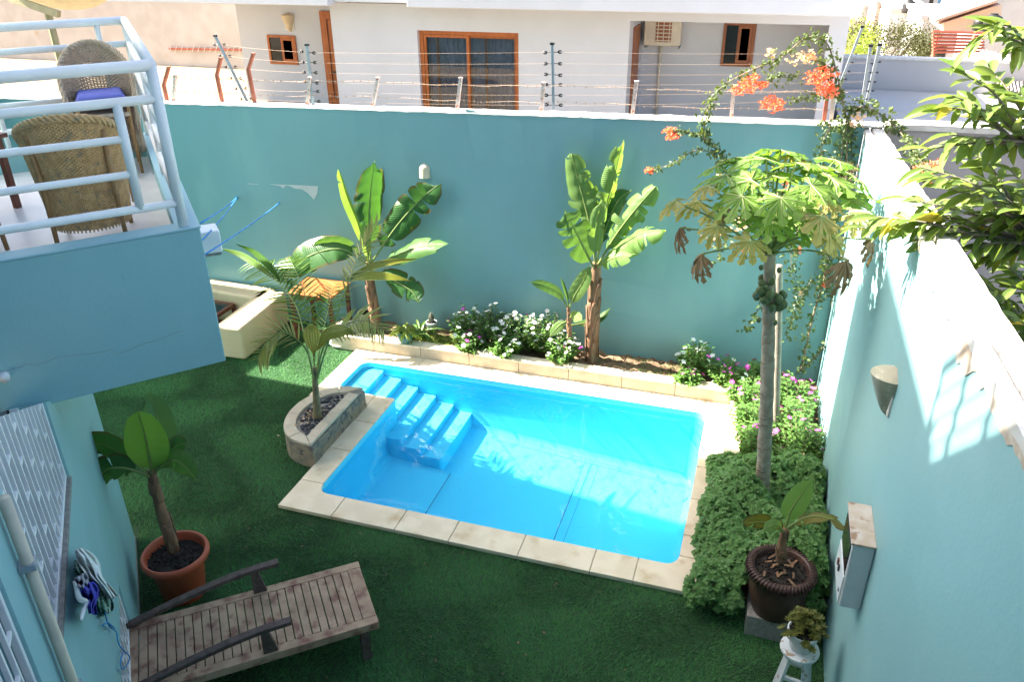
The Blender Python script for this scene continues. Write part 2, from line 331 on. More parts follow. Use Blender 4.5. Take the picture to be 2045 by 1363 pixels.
# lawn sheet with a hole where pool, planter bed and walls are
def quadsheet(rects, z):
    m = MB()
    for x0,y0,x1,y1 in rects: m.add([(x0,y0,z),(x1,y0,z),(x1,y1,z),(x0,y1,z)], [(0,1,2,3)])
    return m
LAWN = [(-13,-4,-4.09,9.05),(-4.09,-4,XR,5.24)]
struct(quadsheet([(-13,-4,-4.87,9.04),(-4.87,-4,-4.09,7.3),(-4.09,-4,XR,5.4)], GZ).build('lawn', m_lawnb))
def turf():
    rs = np.random.RandomState(3)
    def area(x0,x1,y0,y1,dens):
        n = int((x1-x0)*(y1-y0)*dens); return np.stack([rs.uniform(x0,x1,n), rs.uniform(y0,y1,n)],1)
    p = np.concatenate([area(-6.6,.9,2.6,5.235,10500), area(-9.2,-4.105,5.235,9.0,9500)])
    A = np.array([-5.13,4.45]); nrm = np.array([.743,.669])
    d = (p-A)@nrm; keep = (d > .03)|(p[:,1] > 4.6)
    k2 = ~((p[:,0] > -5.25)&(p[:,1] > 8.36)); k3 = ~((p[:,0]>-4.88)&(p[:,1]>7.18)&(p[:,1]<8.4))
    k4 = ~((((p[:,0]+4.09)/.56)**2+((p[:,1]-6.53)/.62)**2 < 1)&(p[:,0]>-4.66))
    p = p[keep&k2&k3&k4]; n = len(p)
    # soft clumping: lean direction varies smoothly
    ph = np.sin(p[:,0]*5.1+2*np.sin(p[:,1]*3.3))+np.cos(p[:,1]*4.7+p[:,0]*1.9)
    an = ph*1.2+rs.uniform(-1.6,1.6,n); h = rs.uniform(.014,.03,n); lean = rs.uniform(.3,1.3,n)*h
    wd = rs.uniform(.0018,.0032,n); ca,sa = np.cos(an),np.sin(an)
    z = np.full(n, GZ)
    b0 = np.stack([p[:,0]-sa*wd, p[:,1]+ca*wd, z],1); b1 = np.stack([p[:,0]+sa*wd, p[:,1]-ca*wd, z],1)
    mx = p[:,0]+ca*lean; my = p[:,1]+sa*lean
    t = np.stack([mx,my,z+h],1)
    V = np.stack([b0,b1,t],1).reshape(-1,3)
    me = bpy.data.meshes.new('grass'); me.vertices.add(3*n); me.vertices.foreach_set('co', V.ravel())
    me.loops.add(3*n); me.loops.foreach_set('vertex_index', np.arange(3*n)); me.polygons.add(n)
    me.polygons.foreach_set('loop_start', np.arange(n)*3); me.polygons.foreach_set('loop_total', np.full(n,3)); me.update()
    me.materials.append(m_turf); o = bpy.data.objects.new('grass', me); col.objects.link(o)
    tag(o, 'dark green short-pile artificial turf round the pool', 'grass', kind='stuff')
turf()
# --- pool
X0,X1,Y0,Y1 = -3.84,-.28,5.53,8.11      # basin
XS,YS = -4.63,7.38                     # stair channel
def arc(cx, cy, r, a0, a1, n=6): return [(cx+r*math.cos(math.radians(a0+(a1-a0)*i/n)), cy+r*math.sin(math.radians(a0+(a1-a0)*i/n))) for i in range(n+1)]
r = .13
basin = arc(X0+r,Y0+r,r,180,270)+arc(X1-r,Y0+r,r,270,360)+arc(X1-r,Y1-r,r,0,90)+arc(XS+r,Y1-r,r,90,180)+arc(XS+r,YS+r,r,180,270)+[(X0-.02,YS),(X0,YS-.02)]
pool = thing('swimming_pool', (-2.1,6.8,0), 'small bright blue swimming pool with pale stone coping and corner steps', 'swimming pool')
def zf(x, y): return -.60-.12*max(0,(x+3.2))
mb = MB(); n = len(basin)
inset = lambda p,k: (p[0]*(1-k)+k*(-2.2), p[1]*(1-k)+k*6.8)
rows = []
for z,k in ((-.006,0),(-.3,.004),(-.45,.012)): rows.append([(*inset(p,k), max(z,zf(*p)+.1)) for p in basin+basin[:1]])
for dz,k in ((.07,.02),(.02,.035),(0,.06)): rows.append([(*inset(p,k), zf(*p)+dz) for p in basin+basin[:1]])
mb.grid(rows)
mb.add([(*inset(p,.06), zf(*p)) for p in basin], [tuple(range(n))])
me = mb.build('pool_shell', m_pool, pool, smooth=True)
# steps: treads going down to the right, each reaching back under the one above
sx = [-4.64,-4.34,-4.10,-3.87,-3.63,-3.39,-3.15]
for k in range(6):
    mb = MB(); z = -.085-.085*k; zb_ = -.085-.085*(k+1)+.0006 if k < 5 else -1.0; y1 = 8.09; e_ = sx[k+1]
    if k < 3: pl = [(-4.64,YS+.005),(e_,YS+.005)]+arc(e_-.03,y1-.03,.03,0,90,3)+[(-4.64,y1)]
    else: pl = [(-4.64,YS+.005),(X0+.002,YS+.005),(X0+.002,7.04)]+arc(e_-.06,7.10,.06,270,360,4)+arc(e_-.03,y1-.03,.03,0,90,3)+[(-4.64,y1)]
    mb.prism(pl, zb_, z); mb.build('pool_step', m_pool, pool)
# seams of the liner on the floor
mb = MB()
def seam(a, b, wd=.006):
    a = Vector(a); b = Vector(b); t = (b-a).normalized(); s = Vector((-t.y,t.x,0))*wd; up = Vector((0,0,.004))
    mb.add([a-s+up,b-s+up,b+s+up,a+s+up], [(0,1,2,3)])
def fz(x,y): return (x,y,zf(x,y))
seam(fz(-1.62,5.72),fz(-1.62,7.92)); seam(fz(-1.52,5.72),fz(-1.52,7.92),.003); seam(fz(-3.0,5.74),fz(-3.0,6.96)); seam(fz(-2.9,7.92),fz(-.45,7.92),.004)
mb.build('liner_seam', m_seam, pool)
o = MB(); o.add([(*p, -.075) for p in basin], [tuple(range(n))]); struct(o.build('pool_water', m_water))
# coping tiles
def tile(poly, z0=-.045, z1=0.0):
    c = (sum(p[0] for p in poly)/len(poly), sum(p[1] for p in poly)/len(poly))
    g = .004
    q = []
    for p in poly:
        d = Vector((p[0]-c[0],p[1]-c[1])); L = d.length; q.append((p[0]-d.x/L*g, p[1]-d.y/L*g))
    m = MB(); dz = R.uniform(-.002,.001); m.prism(q, z0, z1+dz); m.build('coping_tile', m_cop, pool, bevel=.006)
YO,XO,XRO,YBO = 5.23,-4.10,-.03,8.40
bx = [XO,-3.52,-2.86,-2.32,-1.66,-1.0,-.62,XRO]
c1 = arc(X0+r,Y0+r,r,270,180)          # inner corner front left (from bottom going to left)
tile([(XO,YO),(bx[1],YO),(bx[1],Y0)]+c1+[(XO,Y0+r)])
for i in range(1,6): tile([(bx[i],YO),(bx[i+1],YO),(bx[i+1],Y0),(bx[i],Y0)])
tile([(bx[6],YO),(XRO,YO),(XRO,Y0+r)]+arc(X1-r,Y0+r,r,360,270)+[(bx[6],Y0)])
ly = [Y0+r,6.25,6.82,YS-.02]
for i in range(2): tile([(XO,ly[i]),(X0,ly[i]),(X0,ly[i+1]),(XO,ly[i+1])])
tile([(XO,6.82),(X0,6.82),(X0,YS-.02),(X0-.02,YS),(XO,YS)])
tile([(-4.88,7.16),(XO,7.16),(XO,YS),(XS+r,YS)]+arc(XS+r,YS+r,r,270,180)+[(-4.88,YS+r)])
tile([(-4.88,YS+r),(XS,YS+r),(XS,Y1-r),(-4.88,Y1-r)])
tile([(-4.88,Y1-r),(XS,Y1-r)]+arc(XS+r,Y1-r,r,180,90)+[(XS+r,YBO),(-4.88,YBO)])
tx = [XS+r,-3.9,-3.3,-2.7,-2.1,-1.5,-.95,X1-r]
for i in range(7): tile([(tx[i],Y1),(tx[i+1],Y1),(tx[i+1],YBO),(tx[i],YBO)])
tile([(X1-r,Y1)]+arc(X1-r,Y1-r,r,90,0)+[(XRO,Y1-r),(XRO,YBO),(X1-r,YBO)])
ry = [Y0+r,5.95,6.5,7.05,7.55,Y1-r]
for i in range(5): tile([(X1,ry[i]),(XRO,ry[i]),(XRO,ry[i+1]),(X1,ry[i+1])])
mb = MB()
G = 1e-3
for a,b in (((XO+.01,YO+.01),(XRO-.01,Y0-.01)),((XO+.01,Y0-.01),(X0-.01,YS-.005)),((-4.87,7.18),(XO+.01,YS-.005)),((-4.87,YS-.005),(XS-.01,YBO-.01)),((XS-.01,Y1+.01),(X1+.01,YBO-.01)),((X1+.01,Y0-.01),(XRO-.01,YBO-.01))):
    mb.box((*a,-.06),(*b,-.012))
mb.build('coping_bed', m_grout, pool)
mb = MB(); mb.box((-.13,6.62,.003),(-.045,6.84,.006)); mb.build('skimmer_lid', m_whitepl, pool, bevel=.002)
# --- planting bed
bd = thing('bed_border', (-2.6,8.4,0), 'low tiled stone border of the flower bed behind the pool', 'border')
SOILZ = .1
bxs = [-5.25,-4.62,-3.95,-3.28,-2.62,-1.98,-1.32,-.68,-.035]
for i in range(8):
    a,b = bxs[i]+.003,bxs[i+1]-.003; dz = R.uniform(-.003,.003)
    m = MB(); m.box((a,8.375,.155+dz),(b,8.535,.175+dz)); m.build('border_cap_tile', m_cop, bd, bevel=.005)
    m = MB(); m.box((a,8.39+R.uniform(0,.003),-.04),(b,8.41,.152)); m.build('border_face_tile', m_ctile, bd, bevel=.003)
m = MB(); m.box((-5.23,8.41,-.05),(-.04,8.52,.154)); m.build('border_core', m_joint, bd)
for a,b in ((6.93,7.42),(7.42,7.9),(7.9,8.372)):
    m = MB(); m.box((-.03,a+.003,.155),(.125,b-.003,.175)); m.build('border_cap_tile', m_cop, bd, bevel=.005)
    m = MB(); m.box((-.022,a+.003,-.04),(-.002,b-.003,.152)); m.build('border_face_tile', m_ctile, bd, bevel=.003)
m = MB(); m.box((-.002,6.94,-.05),(.11,8.371,.154)); m.build('border_core', m_joint, bd)
m = MB(); m.box((.126,6.93,.09),(.42,7.06,.135)); m.box((.126,6.93,-.05),(.41,7.05,.088)); m.build('border_return', m_ctile, bd, bevel=.004)
# soil: lumpy sheet
def soil(x0,x1,y0,y1,z,name,mm,amp=.03,st=.06):
    m = MB(); nx = int((x1-x0)/st)+1; ny = int((y1-y0)/st)+1
    m.grid([[(x0+(x1-x0)*i/nx, y0+(y1-y0)*j/ny, z+R.uniform(-amp,amp)) for j in range(ny+1)] for i in range(nx+1)])
    return struct(m.build(name, mm, smooth=True))
soil(-5.4,.92,8.5,9.05,SOILZ,'bed_soil',m_soil); soil(.11,.92,5.22,8.5,SOILZ-.03,'bed_soil',m_soil)
# leaf litter and clods on the open soil
m = MB()
for i in range(420):
    x = R.uniform(-1.75,.8); y = R.uniform(8.56,9.02); s = R.uniform(.006,.018); c = Vector((x,y,SOILZ+R.uniform(0.0,.03)))
    a = Vector((R.gauss(0,1),R.gauss(0,1),R.gauss(0,.5))).normalized(); b = a.orthogonal().normalized()
    m.add([c-a*s,c+b*s*.6,c+a*s,c-b*s*.6+Vector((0,0,s*.3))],[(0,1,2,3)])
tag(m.build('leaf_litter', l_papd), 'dry leaf scraps and clods strewn on the bare brown soil', 'leaf litter', kind='stuff')
# ------------------------------------------------------------------ walls
def wallmesh(name, y0, y1, x0, x1, zt0, zt1, mm, parent, z0=-.3):
    m = MB(); v = [(x0,y0,z0),(x1,y0,z0),(x1,y1,z0),(x0,y1,z0),(x0,y0,zt0),(x1,y0,zt1),(x1,y1,zt1),(x0,y1,zt0)]
    m.add(v, [(0,3,2,1),(4,5,6,7),(0,1,5,4),(1,2,6,5),(2,3,7,6),(3,0,4,7)]); return m.build(name, mm, parent)
bw = thing('garden_wall', (-4,9.15,0), 'long teal painted back wall with a white top behind the pool', 'wall')
def zb(x): return 2.985+.0225*(x+6)+.002*min(0,x+6)
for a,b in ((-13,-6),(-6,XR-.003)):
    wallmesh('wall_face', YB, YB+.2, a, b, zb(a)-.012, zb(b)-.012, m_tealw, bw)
# uneven white top, in poured lengths
xs = np.linspace(-13, XR+.2, 15)
m = MB()
P = []
for x in np.arange(-13, XR+.26, .12):
    z = zb(x)+R.uniform(-.006,.006); e = R.uniform(-.006,.006)
    P.append([(x,YB-.008+e*.6,zb(x)-.018-R.uniform(0,.010)),(x,YB-.01+e,z-.008),(x,YB+.02,z),(x,YB+.1,z+.012+R.uniform(-.005,.005)),(x,YB+.2,z),(x,YB+.215,z-.012),(x,YB+.213,zb(x)-.06)])
m.grid(P); m.build('wall_cap', m_cap, bw, smooth=True)
# pale grey strip laid on the wall, ragged along its lower edge
m = MB()
top = [(494,366.5),(525,368),(560,369.5),(600,370.5),(635,371)]
low = [(494,368),(522,369.5),(565,377),(603,379),(635,371.5)]
pt = [(535,367.5),(560,372),(566,377),(570,370.5),(576,370.5),(590,377),(603,378),(615,386),(627,399),(634,385),(635,372),(600,370)]
w_ = [at(u,v,YB-.004) for u,v in pt]
m.add([(p.x,p.y,p.z) for p in w_], [tuple(range(len(w_)))])
w_ = [at(u,v,YB-.004) for u,v in [(495,366.2),(517,368),(516,369),(495,367.4)]]; m.add(w_, [(0,1,2,3)])
m.build('pale_patch', m_patch, bw)
for n_,(u0,v0,u1,v1) in enumerate(((938,225,1040,330),(1095,235,1190,280),(1200,560,1330,640),(700,232,760,300),(1370,420,1450,520))):
    a = at(u0,v0,YB-.0015); b = at(u1,v1,YB-.0015); m = MB(); q = []
    for (x_,z_) in ((a.x,a.z),(b.x,a.z),(b.x,b.z),(a.x,b.z)): q.append((x_+R.uniform(-.08,.08),YB-.0015,z_+R.uniform(-.06,.06)))
    m.add(q,[(0,1,2,3)]); m.build('repaint_patch', mat('repaint_teal',(.19+.006*(n_%2),.352,.366),(.176,.332,.35),scale=1.5,rough=.6), bw)
# right garden wall, its top climbing towards the camera
rw = thing('garden_wall', (XR+.1,5,0), 'right hand pale teal garden wall half in sun with a weathered cream top', 'wall')
def zr(y): return 3.10+.064*(YB-y)
m = MB(); W2 = .16
m.add([(XR,-6,-.3),(XR,YB-.003,-.3),(XR,YB-.003,zr(YB)-.04),(XR,-6,zr(-6)-.04),(XR+W2,-6,-.3),(XR+W2,YB+.2,-.3),(XR+W2,YB+.2,zr(YB)-.05),(XR+W2,-6,zr(-6)-.04)],
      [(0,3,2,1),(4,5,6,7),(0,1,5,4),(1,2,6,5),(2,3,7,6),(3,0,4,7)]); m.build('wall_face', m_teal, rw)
P = []
for y in np.arange(-6, YB+.2, .13):
    z = zr(y); j = R.uniform(-.006,.006)
    P.append([(XR-.006,y,z-.05+j*2-R.uniform(0,.02)),(XR-.008,y,z-.006),(XR+.045,y,z+.004),(XR+.05,y,z-.04),(XR+.068,y,z-.04),(XR+.072,y,z+.012+j),(XR+W2+.01,y,z+.01+j),(XR+W2+.012,y,z-.05)])
m = MB(); m.grid(P); m.build('wall_cap', m_cap, rw)
m = MB(); P = []
for y in np.arange(-5, 7.2, .05): P.append([(XR-.0045,y,zr(y)-.06-R.uniform(.02,.10)*(.4+abs(math.sin(y*3.1)*math.sin(y*1.3)))),(XR-.0045,y,zr(y)-.052)])
m.grid(P); m.build('drip_stain', mat('brown_drip_stain',(.46,.36,.27),(.62,.56,.47),scale=14,rough=.9), rw)
# neighbour's boundary wall carrying on to the right
nw = thing('boundary_wall', (4,9.15,0), 'lilac grey neighbouring wall with a white top, right of the corner', 'wall')
wallmesh('wall_face', YB+.02, YB+.22, XR+W2+.04, 9, 3.13, 3.27, m_lilac, nw)
m = MB(); P = []
for x in np.arange(XR+W2+.04, 9, .3):
    z = 3.165+.018*(x-1.2)+R.uniform(-.006,.006); P.append([(x,YB+.0,z-.06),(x,YB-.002,z),(x,YB+.12,z+.01),(x,YB+.24,z),(x,YB+.242,z-.06)])
m.grid(P); m.build('wall_cap', m_cap, nw)
# ------------------------------------------------------------------ the house on the left
HA = Vector((-5.13,4.45,0)); HE = Vector((.669,-.743,0)); HN = Vector((.743,.669,0))
def hp(s, z, o=0.): p = HA+HE*s+HN*o; return Vector((p.x,p.y,z))
house = thing('house', (HA.x,HA.y,0), 'teal house wall with barred windows under a projecting balcony', 'house')
def hbox(m, s0,s1,z0,z1,o0,o1, mi=0):
    m.obox(hp((s0+s1)/2,(z0+z1)/2,(o0+o1)/2), HE*((s1-s0)/2), HN*((o1-o0)/2), Vector((0,0,(z1-z0)/2)), mi)
# wall built round the openings (window openings are real holes with reveals)
W1 = (2.0,3.43,2.03,3.3); W2_ = (3.84,5.3,2.03,3.3); W3 = (1.5,2.6,.30,.72)
def zc(s_): return 3.0 if s_ <= 1.84 else 2.49+.485*(s_-1.84)
def hsl(m, s0,s1,z0,z1,o0,o1):          # like hbox, its top kept below the sloping soffit line
    a,b = min(z1,zc(s0+1e-4)),min(z1,zc(s1))
    if z0 >= min(a,b)-.01: return m
    v = [hp(s_,z,o) for o in (o0,o1) for s_,z in ((s0,z0),(s1,z0),(s1,b),(s0,a))]
    return m.add(v, [(0,3,2,1),(4,5,6,7),(0,1,5,4),(1,2,6,5),(2,3,7,6),(3,0,4,7)])
m = MB()
def wallseg(s0,s1,z0,z1): hsl(m, s0,s1,z0,z1,-.22,0)
wallseg(0,1.5,-.3,3.0); wallseg(1.5,2.6,-.3,.30); wallseg(1.5,2.6,.72,2.03); wallseg(1.5,1.84,2.03,3.0); wallseg(1.84,2.0,2.03,9)
wallseg(2.6,9,-.3,2.03); wallseg(3.43,3.84,2.03,9); wallseg(5.3,9,2.03,9)
m.build('wall', m_teal, house)
m = MB(); hbox(m,-.012,9,-.3,-.02,-.22,.006); m.build('wall_foot', m_joint, house)
m = MB(); hbox(m,0,.2,-.3,3.0,-8,-.225); m.build('wall', m_teal, house)
# sills
for s0,s1,z0,z1 in (W1,W2_,W3):
    m = MB(); hbox(m,s0-.01,s1+.01,z0-.022,z0+.008,-.2,.008); m.build('window_sill', m_joint, house, bevel=.004)
def win(s0,s1,z0,z1,dep,horiz,verts,pair):
    fr = MB(); t = .028
    for a,b,c,d in ((s0,s1,z0+.01,z0+.01+t),(s0,s0+t,z0+.01+t,z1),(s1-t,s1,z0+.01+t,z1)): hsl(fr,a,b,c,d,-dep-.02,-dep+.01)
    f = fr.build('window_grille', m_rail, house, bevel=.004)
    for i in range(verts):
        x = s0+t+(s1-s0-2*t)*(i+1)/(verts+1); b = MB(); hsl(b,x-.009,x+.009,z0+.02,z1,-dep-.012,-dep+.006); b.v and b.build('bar', m_rail, f)
    k = 0
    for z in horiz:
        for i in range(verts+1):
            if (i+k) % pair == 0:
                a = s0+t+(s1-s0-2*t)*i/(verts+1)+.011; b_ = s0+t+(s1-s0-2*t)*(i+1)/(verts+1)-.011
                b = MB(); hsl(b,max(a,s0+t),min(b_,s1-t),z-.009,z+.009,-dep-.01,-dep+.004); b.v and b.build('bar', m_rail, f)
        k += 1
    # frame with sliding leaves and glass behind the grille
    g = MB(); hsl(g,s0,s1,z0,z1,-.19,-.185); g.build('pane', m_dark, f)
    fr2 = MB(); mid = (s0+s1)/2
    for a,b in ((s0,s0+.05),(mid-.04,mid+.04),(s1-.05,s1)): hsl(fr2,a,b,z0,z1,-.18,-.14)
    hsl(fr2,s0+.05,mid-.04,z0+.01,z0+.06,-.178,-.142); hsl(fr2,mid+.04,s1-.05,z0+.01,z0+.06,-.178,-.142); fr2.build('sash', m_whitepl, f, bevel=.003)
win(*W1,.025,[2.16,2.3,2.44,2.58,2.72,2.86],13,3)
win(*W2_,.025,[2.16,2.3,2.44,2.58,2.72,2.86],13,3)
win(*W3,.025,[.42,.52,.62],10,2)
m = MB(); m.tube([hp(3.58,-.02,.035),hp(3.58,3.0,.035)], .024, 10); dp = m.build('drainpipe', mat('cream_pipe',(.52,.48,.36),rough=.4), house, smooth=True)
for z in (.6,1.9,2.65):
    m = MB(); hbox(m,3.545,3.615,z-.015,z+.015,0.002,.064); m.build('pipe_clip', m_steel, dp)
# upper storeys behind the photographer's left shoulder, their roof parapet and two unseen blocks added to cast shade
UF = Vector((-5.75,4.0,0)); 
def ub(m, s0,s1,z0,z1,o0,o1): m.obox(UF+HE*((s0+s1)/2)+HN*((o0+o1)/2)+Vector((0,0,(z0+z1)/2)), HE*((s1-s0)/2), HN*((o1-o0)/2), Vector((0,0,(z1-z0)/2)))
m = MB(); ub(m,0,12,2.6,8.75,-7,0); m.build('upper_storey', m_teal, house)
m = MB(); ub(m,-.02,12.02,8.752,8.85,-7.02,.02); m.build('roof_parapet', m_cap, house)
rl = MB(); ub(rl,0,12,9.42,9.48,-.06,0); rl = rl.build('roof_railing', m_rail, house)
for z in (8.98,9.12,9.27):
    b = MB(); ub(b,0,12,z,z+.035,-.05,-.015); b.build('rail', m_rail, rl)
for s in (0.02,.55,1.1,1.65,2.6,4.2,6):
    b = MB(); ub(b,s,s+.045,8.851,9.419,-.055,-.012); b.build('post', m_rail, rl)
m = MB(); m.box((-14,6.3,-1),(-10.2,7.55,12.75)); m.box((-14,3.9,-1),(-10.2,6.298,13.4)); m.build('shade_tower', m_teal, house)  # unseen block, added and stepped to shade the yard and right wall
m = MB(); m.box((-16,7.56,-1),(-12.4,9.03,6.1)); m.build('shade_block', m_teal, house)  # lower unseen block, added to cast the shadow edge across the lawn
# balcony
BC = Vector((-3.21,3.84,0)); BG = Vector((-.667,-.745,0)); BL = Vector((-.69,.724,0)); BI = Vector((-.724,-.69,0))
def bp(l, g, z): p = BC+BL*l+BG*g; return Vector((p.x,p.y,z))
def bprism(m, pts, z0, z1, mi=0): m.prism([tuple(bp(l,g,0))[:2] for l,g in pts], z0, z1, mi)
PZ, PB, FLZ = 3.40, 2.47, 3.22
BLEN = 2.87
bal = MB(); bprism(bal, [(0,0),(0,1.9),(.13,1.9),(.13,.13),(BLEN-.12,.13),(BLEN-.12,1.9),(BLEN,1.9),(BLEN,0)], PB, PZ-.012)
bal = bal.build('balcony', m_teal, house, bevel=.008)
m = MB(); bprism(m, [(.131,.131),(.131,1.9),(BLEN-.121,1.9),(BLEN-.121,.131)], PB+.004, FLZ); m.build('balcony_floor', mat('white_floor_tile',(.66,.65,.64),(.6,.59,.58),rough=.35), bal)
m = MB(); bprism(m, [(-.006,-.006),(-.006,1.9),(.136,1.9),(.136,.136),(BLEN-.126,.136),(BLEN-.126,1.9),(BLEN+.006,1.9),(BLEN+.006,-.006)], PZ-.011, PZ); m.build('parapet_top', m_palet, bal, bevel=.003)
# hairline crack, a nick and the spout stub on the end face
m = MB()
def crack(pts, wd):
    q = []
    for u,v in pts:
        d = F_ + (u-1022.5)/FPX*R_ + (v-681.5)/FPX*D_; nn = Vector((BG.y,-BG.x,0)); o0 = BC - nn*(.003 if nn.dot(BC)>0 else -.003)
        q.append(Vector((0,0,CAMH))+d*((nn.dot(o0))/(nn.dot(d))))
    for a,b in zip(q,q[1:]):
        up = Vector((0,0,wd)); m.add([a-up,b-up,b+up,a+up],[(0,1,2,3)])
import itertools
cp = [(0,743),(30,737),(55,728),(75,730),(95,722),(120,712),(160,709),(190,706),(220,699),(238,707),(262,698),(290,687),(320,678),(350,664),(372,660)]
cp2 = []
for a,b in zip(cp,cp[1:]):
    for k in range(4): cp2.append((a[0]+(b[0]-a[0])*k/4, a[1]+(b[1]-a[1])*k/4+R.uniform(-1.3,1.3)))
crack(cp2,.0011)
m.build('hairline_crack', m_joint, bal)
m = MB(); q = []
crack([(243,546),(246,555),(249,566)], .006); m.build('wall_nick', m_black, bal)
m = MB(); c0 = flo(2,722,3.0); m.tube([bp(-.0,1.205,2.73),bp(-.06,1.2,2.73)], .028, 12); m.build('spout', m_whitepl, bal, smooth=True)
# balcony railing
RZ = [4.33,4.15,3.95,3.75,3.545]; RR = [.032,.026,.021,.021,.024]
rail = MB(); rail.tube([bp(.06,2.0,RZ[0]),bp(.06,.085,RZ[0])], RR[0], 12); railo = rail.build('railing', m_rail, house, smooth=True)
def rpart(name, pts, r, n=10): m = MB(); m.tube(pts, r, n); return m.build(name, m_rail, railo, smooth=True)
IL = BLEN-.08
rpart('rail', [bp(.05,.085,RZ[0]),bp(IL,.085,RZ[0])], RR[0], 12); rpart('rail', [bp(IL,.075,RZ[0]),bp(IL,1.9,RZ[0])], RR[0], 12)
rpart('rail', [bp(.06,2.0,RZ[1]),bp(.06,.06,RZ[1])], RR[1]); rpart('rail', [bp(.06,.085,RZ[1]),bp(IL,.085,RZ[1])], RR[1]); rpart('rail', [bp(IL,.075,RZ[1]),bp(IL,1.9,RZ[1])], RR[1])
for k in (2,3): rpart('rail', [bp(.06,2.0,RZ[k]),bp(.06,.31,RZ[k])], RR[k]); rpart('rail', [bp(.3,.085,RZ[k]),bp(IL-.25,.085,RZ[k])], RR[k]); rpart('rail', [bp(IL,.3,RZ[k]),bp(IL,1.9,RZ[k])], RR[k])
rpart('rail', [bp(.06,2.0,RZ[4]),bp(.06,.08,RZ[4])], RR[4]); rpart('rail', [bp(.06,.085,RZ[4]),bp(IL,.085,RZ[4])], RR[4]); rpart('rail', [bp(IL,.09,RZ[4]),bp(IL,1.9,RZ[4])], RR[4])
for l,g,z0,z1,r in ((.06,.085,PZ-.01,RZ[0],.031),(.06,.30,RZ[4],RZ[1],.026),(.3,.085,RZ[4],RZ[1],.024),(IL-.25,.085,RZ[4],RZ[1],.024),(IL,.085,PZ-.01,RZ[0],.03),(IL,.3,RZ[4],RZ[0],.022),(1.35,.085,PZ-.01,RZ[1],.02),(IL,1.15,PZ,RZ[0],.02)):
    rpart('post', [bp(l,g,z0),bp(l,g,z1)], r)
# ------------------------------------------------------------------ neighbouring white house
FY, BYY = 17.0, 18.5
nh = thing('white_house', (-5.5,18,1), 'white neighbouring house with brown wooden windows beyond the back wall', 'house')
EZ = 3.52
def pyb(m, u0,v0,u1,v1,y0,y1):        # box on the facade from photo corner to corner at depth y0..y1
    a = at(u0,v0,y0); b = at(u1,v1,y0); m.box((min(a.x,b.x),y0,min(a.z,b.z)),(max(a.x,b.x),y1,max(a.z,b.z)))
m = MB()
XL, XM, XP, XR_ = -9.62, -7.58, -2.95, 1.12   # recess edge, sliding door, porch, right end
SD0, SD1, SDT = -7.56, -5.27, 3.0
m.box((XL,FY,.9),(SD0,FY+.25,EZ)); m.box((SD0,FY,SDT),(SD1,FY+.25,EZ)); m.box((SD1,FY,.9),(XP,FY+.25,EZ))
m.box((XP,FY,3.29),(.78,FY+.25,EZ)); m.box((.78,FY,.2),(XR_,FY+.25,EZ))
m.build('wall', m_white, nh)
for a_,b_ in (((XL,FY+.252,.9),(XL+.2,BYY+.2,EZ)),((XP-.2,FY+.252,.9),(XP,BYY+.2,EZ)),((.9,FY+.252,.2),(XR_-.002,BYY+3,EZ))): m = MB(); m.box(a_,b_); m.build('wall', m_white, nh)
m = MB(); m.box((XP+.002,BYY+.1,.9),(.898,BYY+.3,EZ)); m.build('porch_wall', m_white, nh)
m = MB(); m.box((XP+.002,FY+.252,3.3),(.898,BYY+.098,3.5)); m.build('porch_ceiling', m_white, nh)
m = MB(); m.box((-13.1,BYY,.9),(XL-.002,BYY+.2,EZ)); m.box((-13.1,BYY+.202,.9),(-12.9,26,EZ)); m.build('wall', m_white, nh)
m = MB()
m.box((-15.2,16.2,EZ+.002),(-9.2,19,EZ+.9)); m.box((-9.198,16.45,EZ+.06),(-7.4,19,EZ+.9)); m.box((-7.398,16.2,EZ+.002),(1.25,19,EZ+.9)); m.box((-15.2,19.002,EZ+.002),(1.25,27,EZ+.9))
m.build('roof_slab', m_white, nh, bevel=.02)
def frame(m, x0,x1,z0,z1,y,t,dep=.07):
    m.box((x0,y,z0),(x0+t,y+dep,z1)); m.box((x1-t,y,z0),(x1,y+dep,z1)); m.box((x0+t,y,z1-t),(x1-t,y+dep,z1)); m.box((x0+t,y,z0),(x1-t,y+dep,z0+t))
# big sliding door with curtains
m = MB(); frame(m,SD0,SD1,.95,SDT,FY+.1,.085,.1); sdo = m.build('sliding_door', m_owood, nh, bevel=.006)
for a,b in ((SD0+.09,SD0+1.14),(SD0+1.1,SD1-.09)):
    m = MB(); frame(m,a,b,1.03,SDT-.09,FY+.12 if a<SD0+.5 else FY+.17,.06,.045); s_ = m.build('sash', m_owood, sdo, bevel=.004)
for x in (SD0+.36,SD0+1.48):
    m = MB(); m.box((x,FY+.19,1.1),(x+.045,FY+.215,SDT-.1)); m.build('mullion', m_owood, sdo)
for a,b in ((SD0+.15,SD0+1.08),(SD0+1.16,SD1-.15)):
    m = MB(); m.box((a,FY+.145,1.09),(b,FY+.15,SDT-.15)); m.build('pane', m_glass, sdo)
m = MB(); P = []
for i in range(121):
    x = SD0+.1+(SD1-SD0-.2)*i/120; P.append([(x,FY+.34+.03*math.sin(i*.9)+.018*math.sin(i*2.3),z) for z in (1.0,2.0,SDT)])
m.grid(P); m.build('curtain', m_curt, sdo, smooth=True)
m = MB(); m.box((SD0-.4,FY+.5,.95),(SD1+.4,FY+.52,3.3)); m.build('room_backdrop', m_black, sdo)
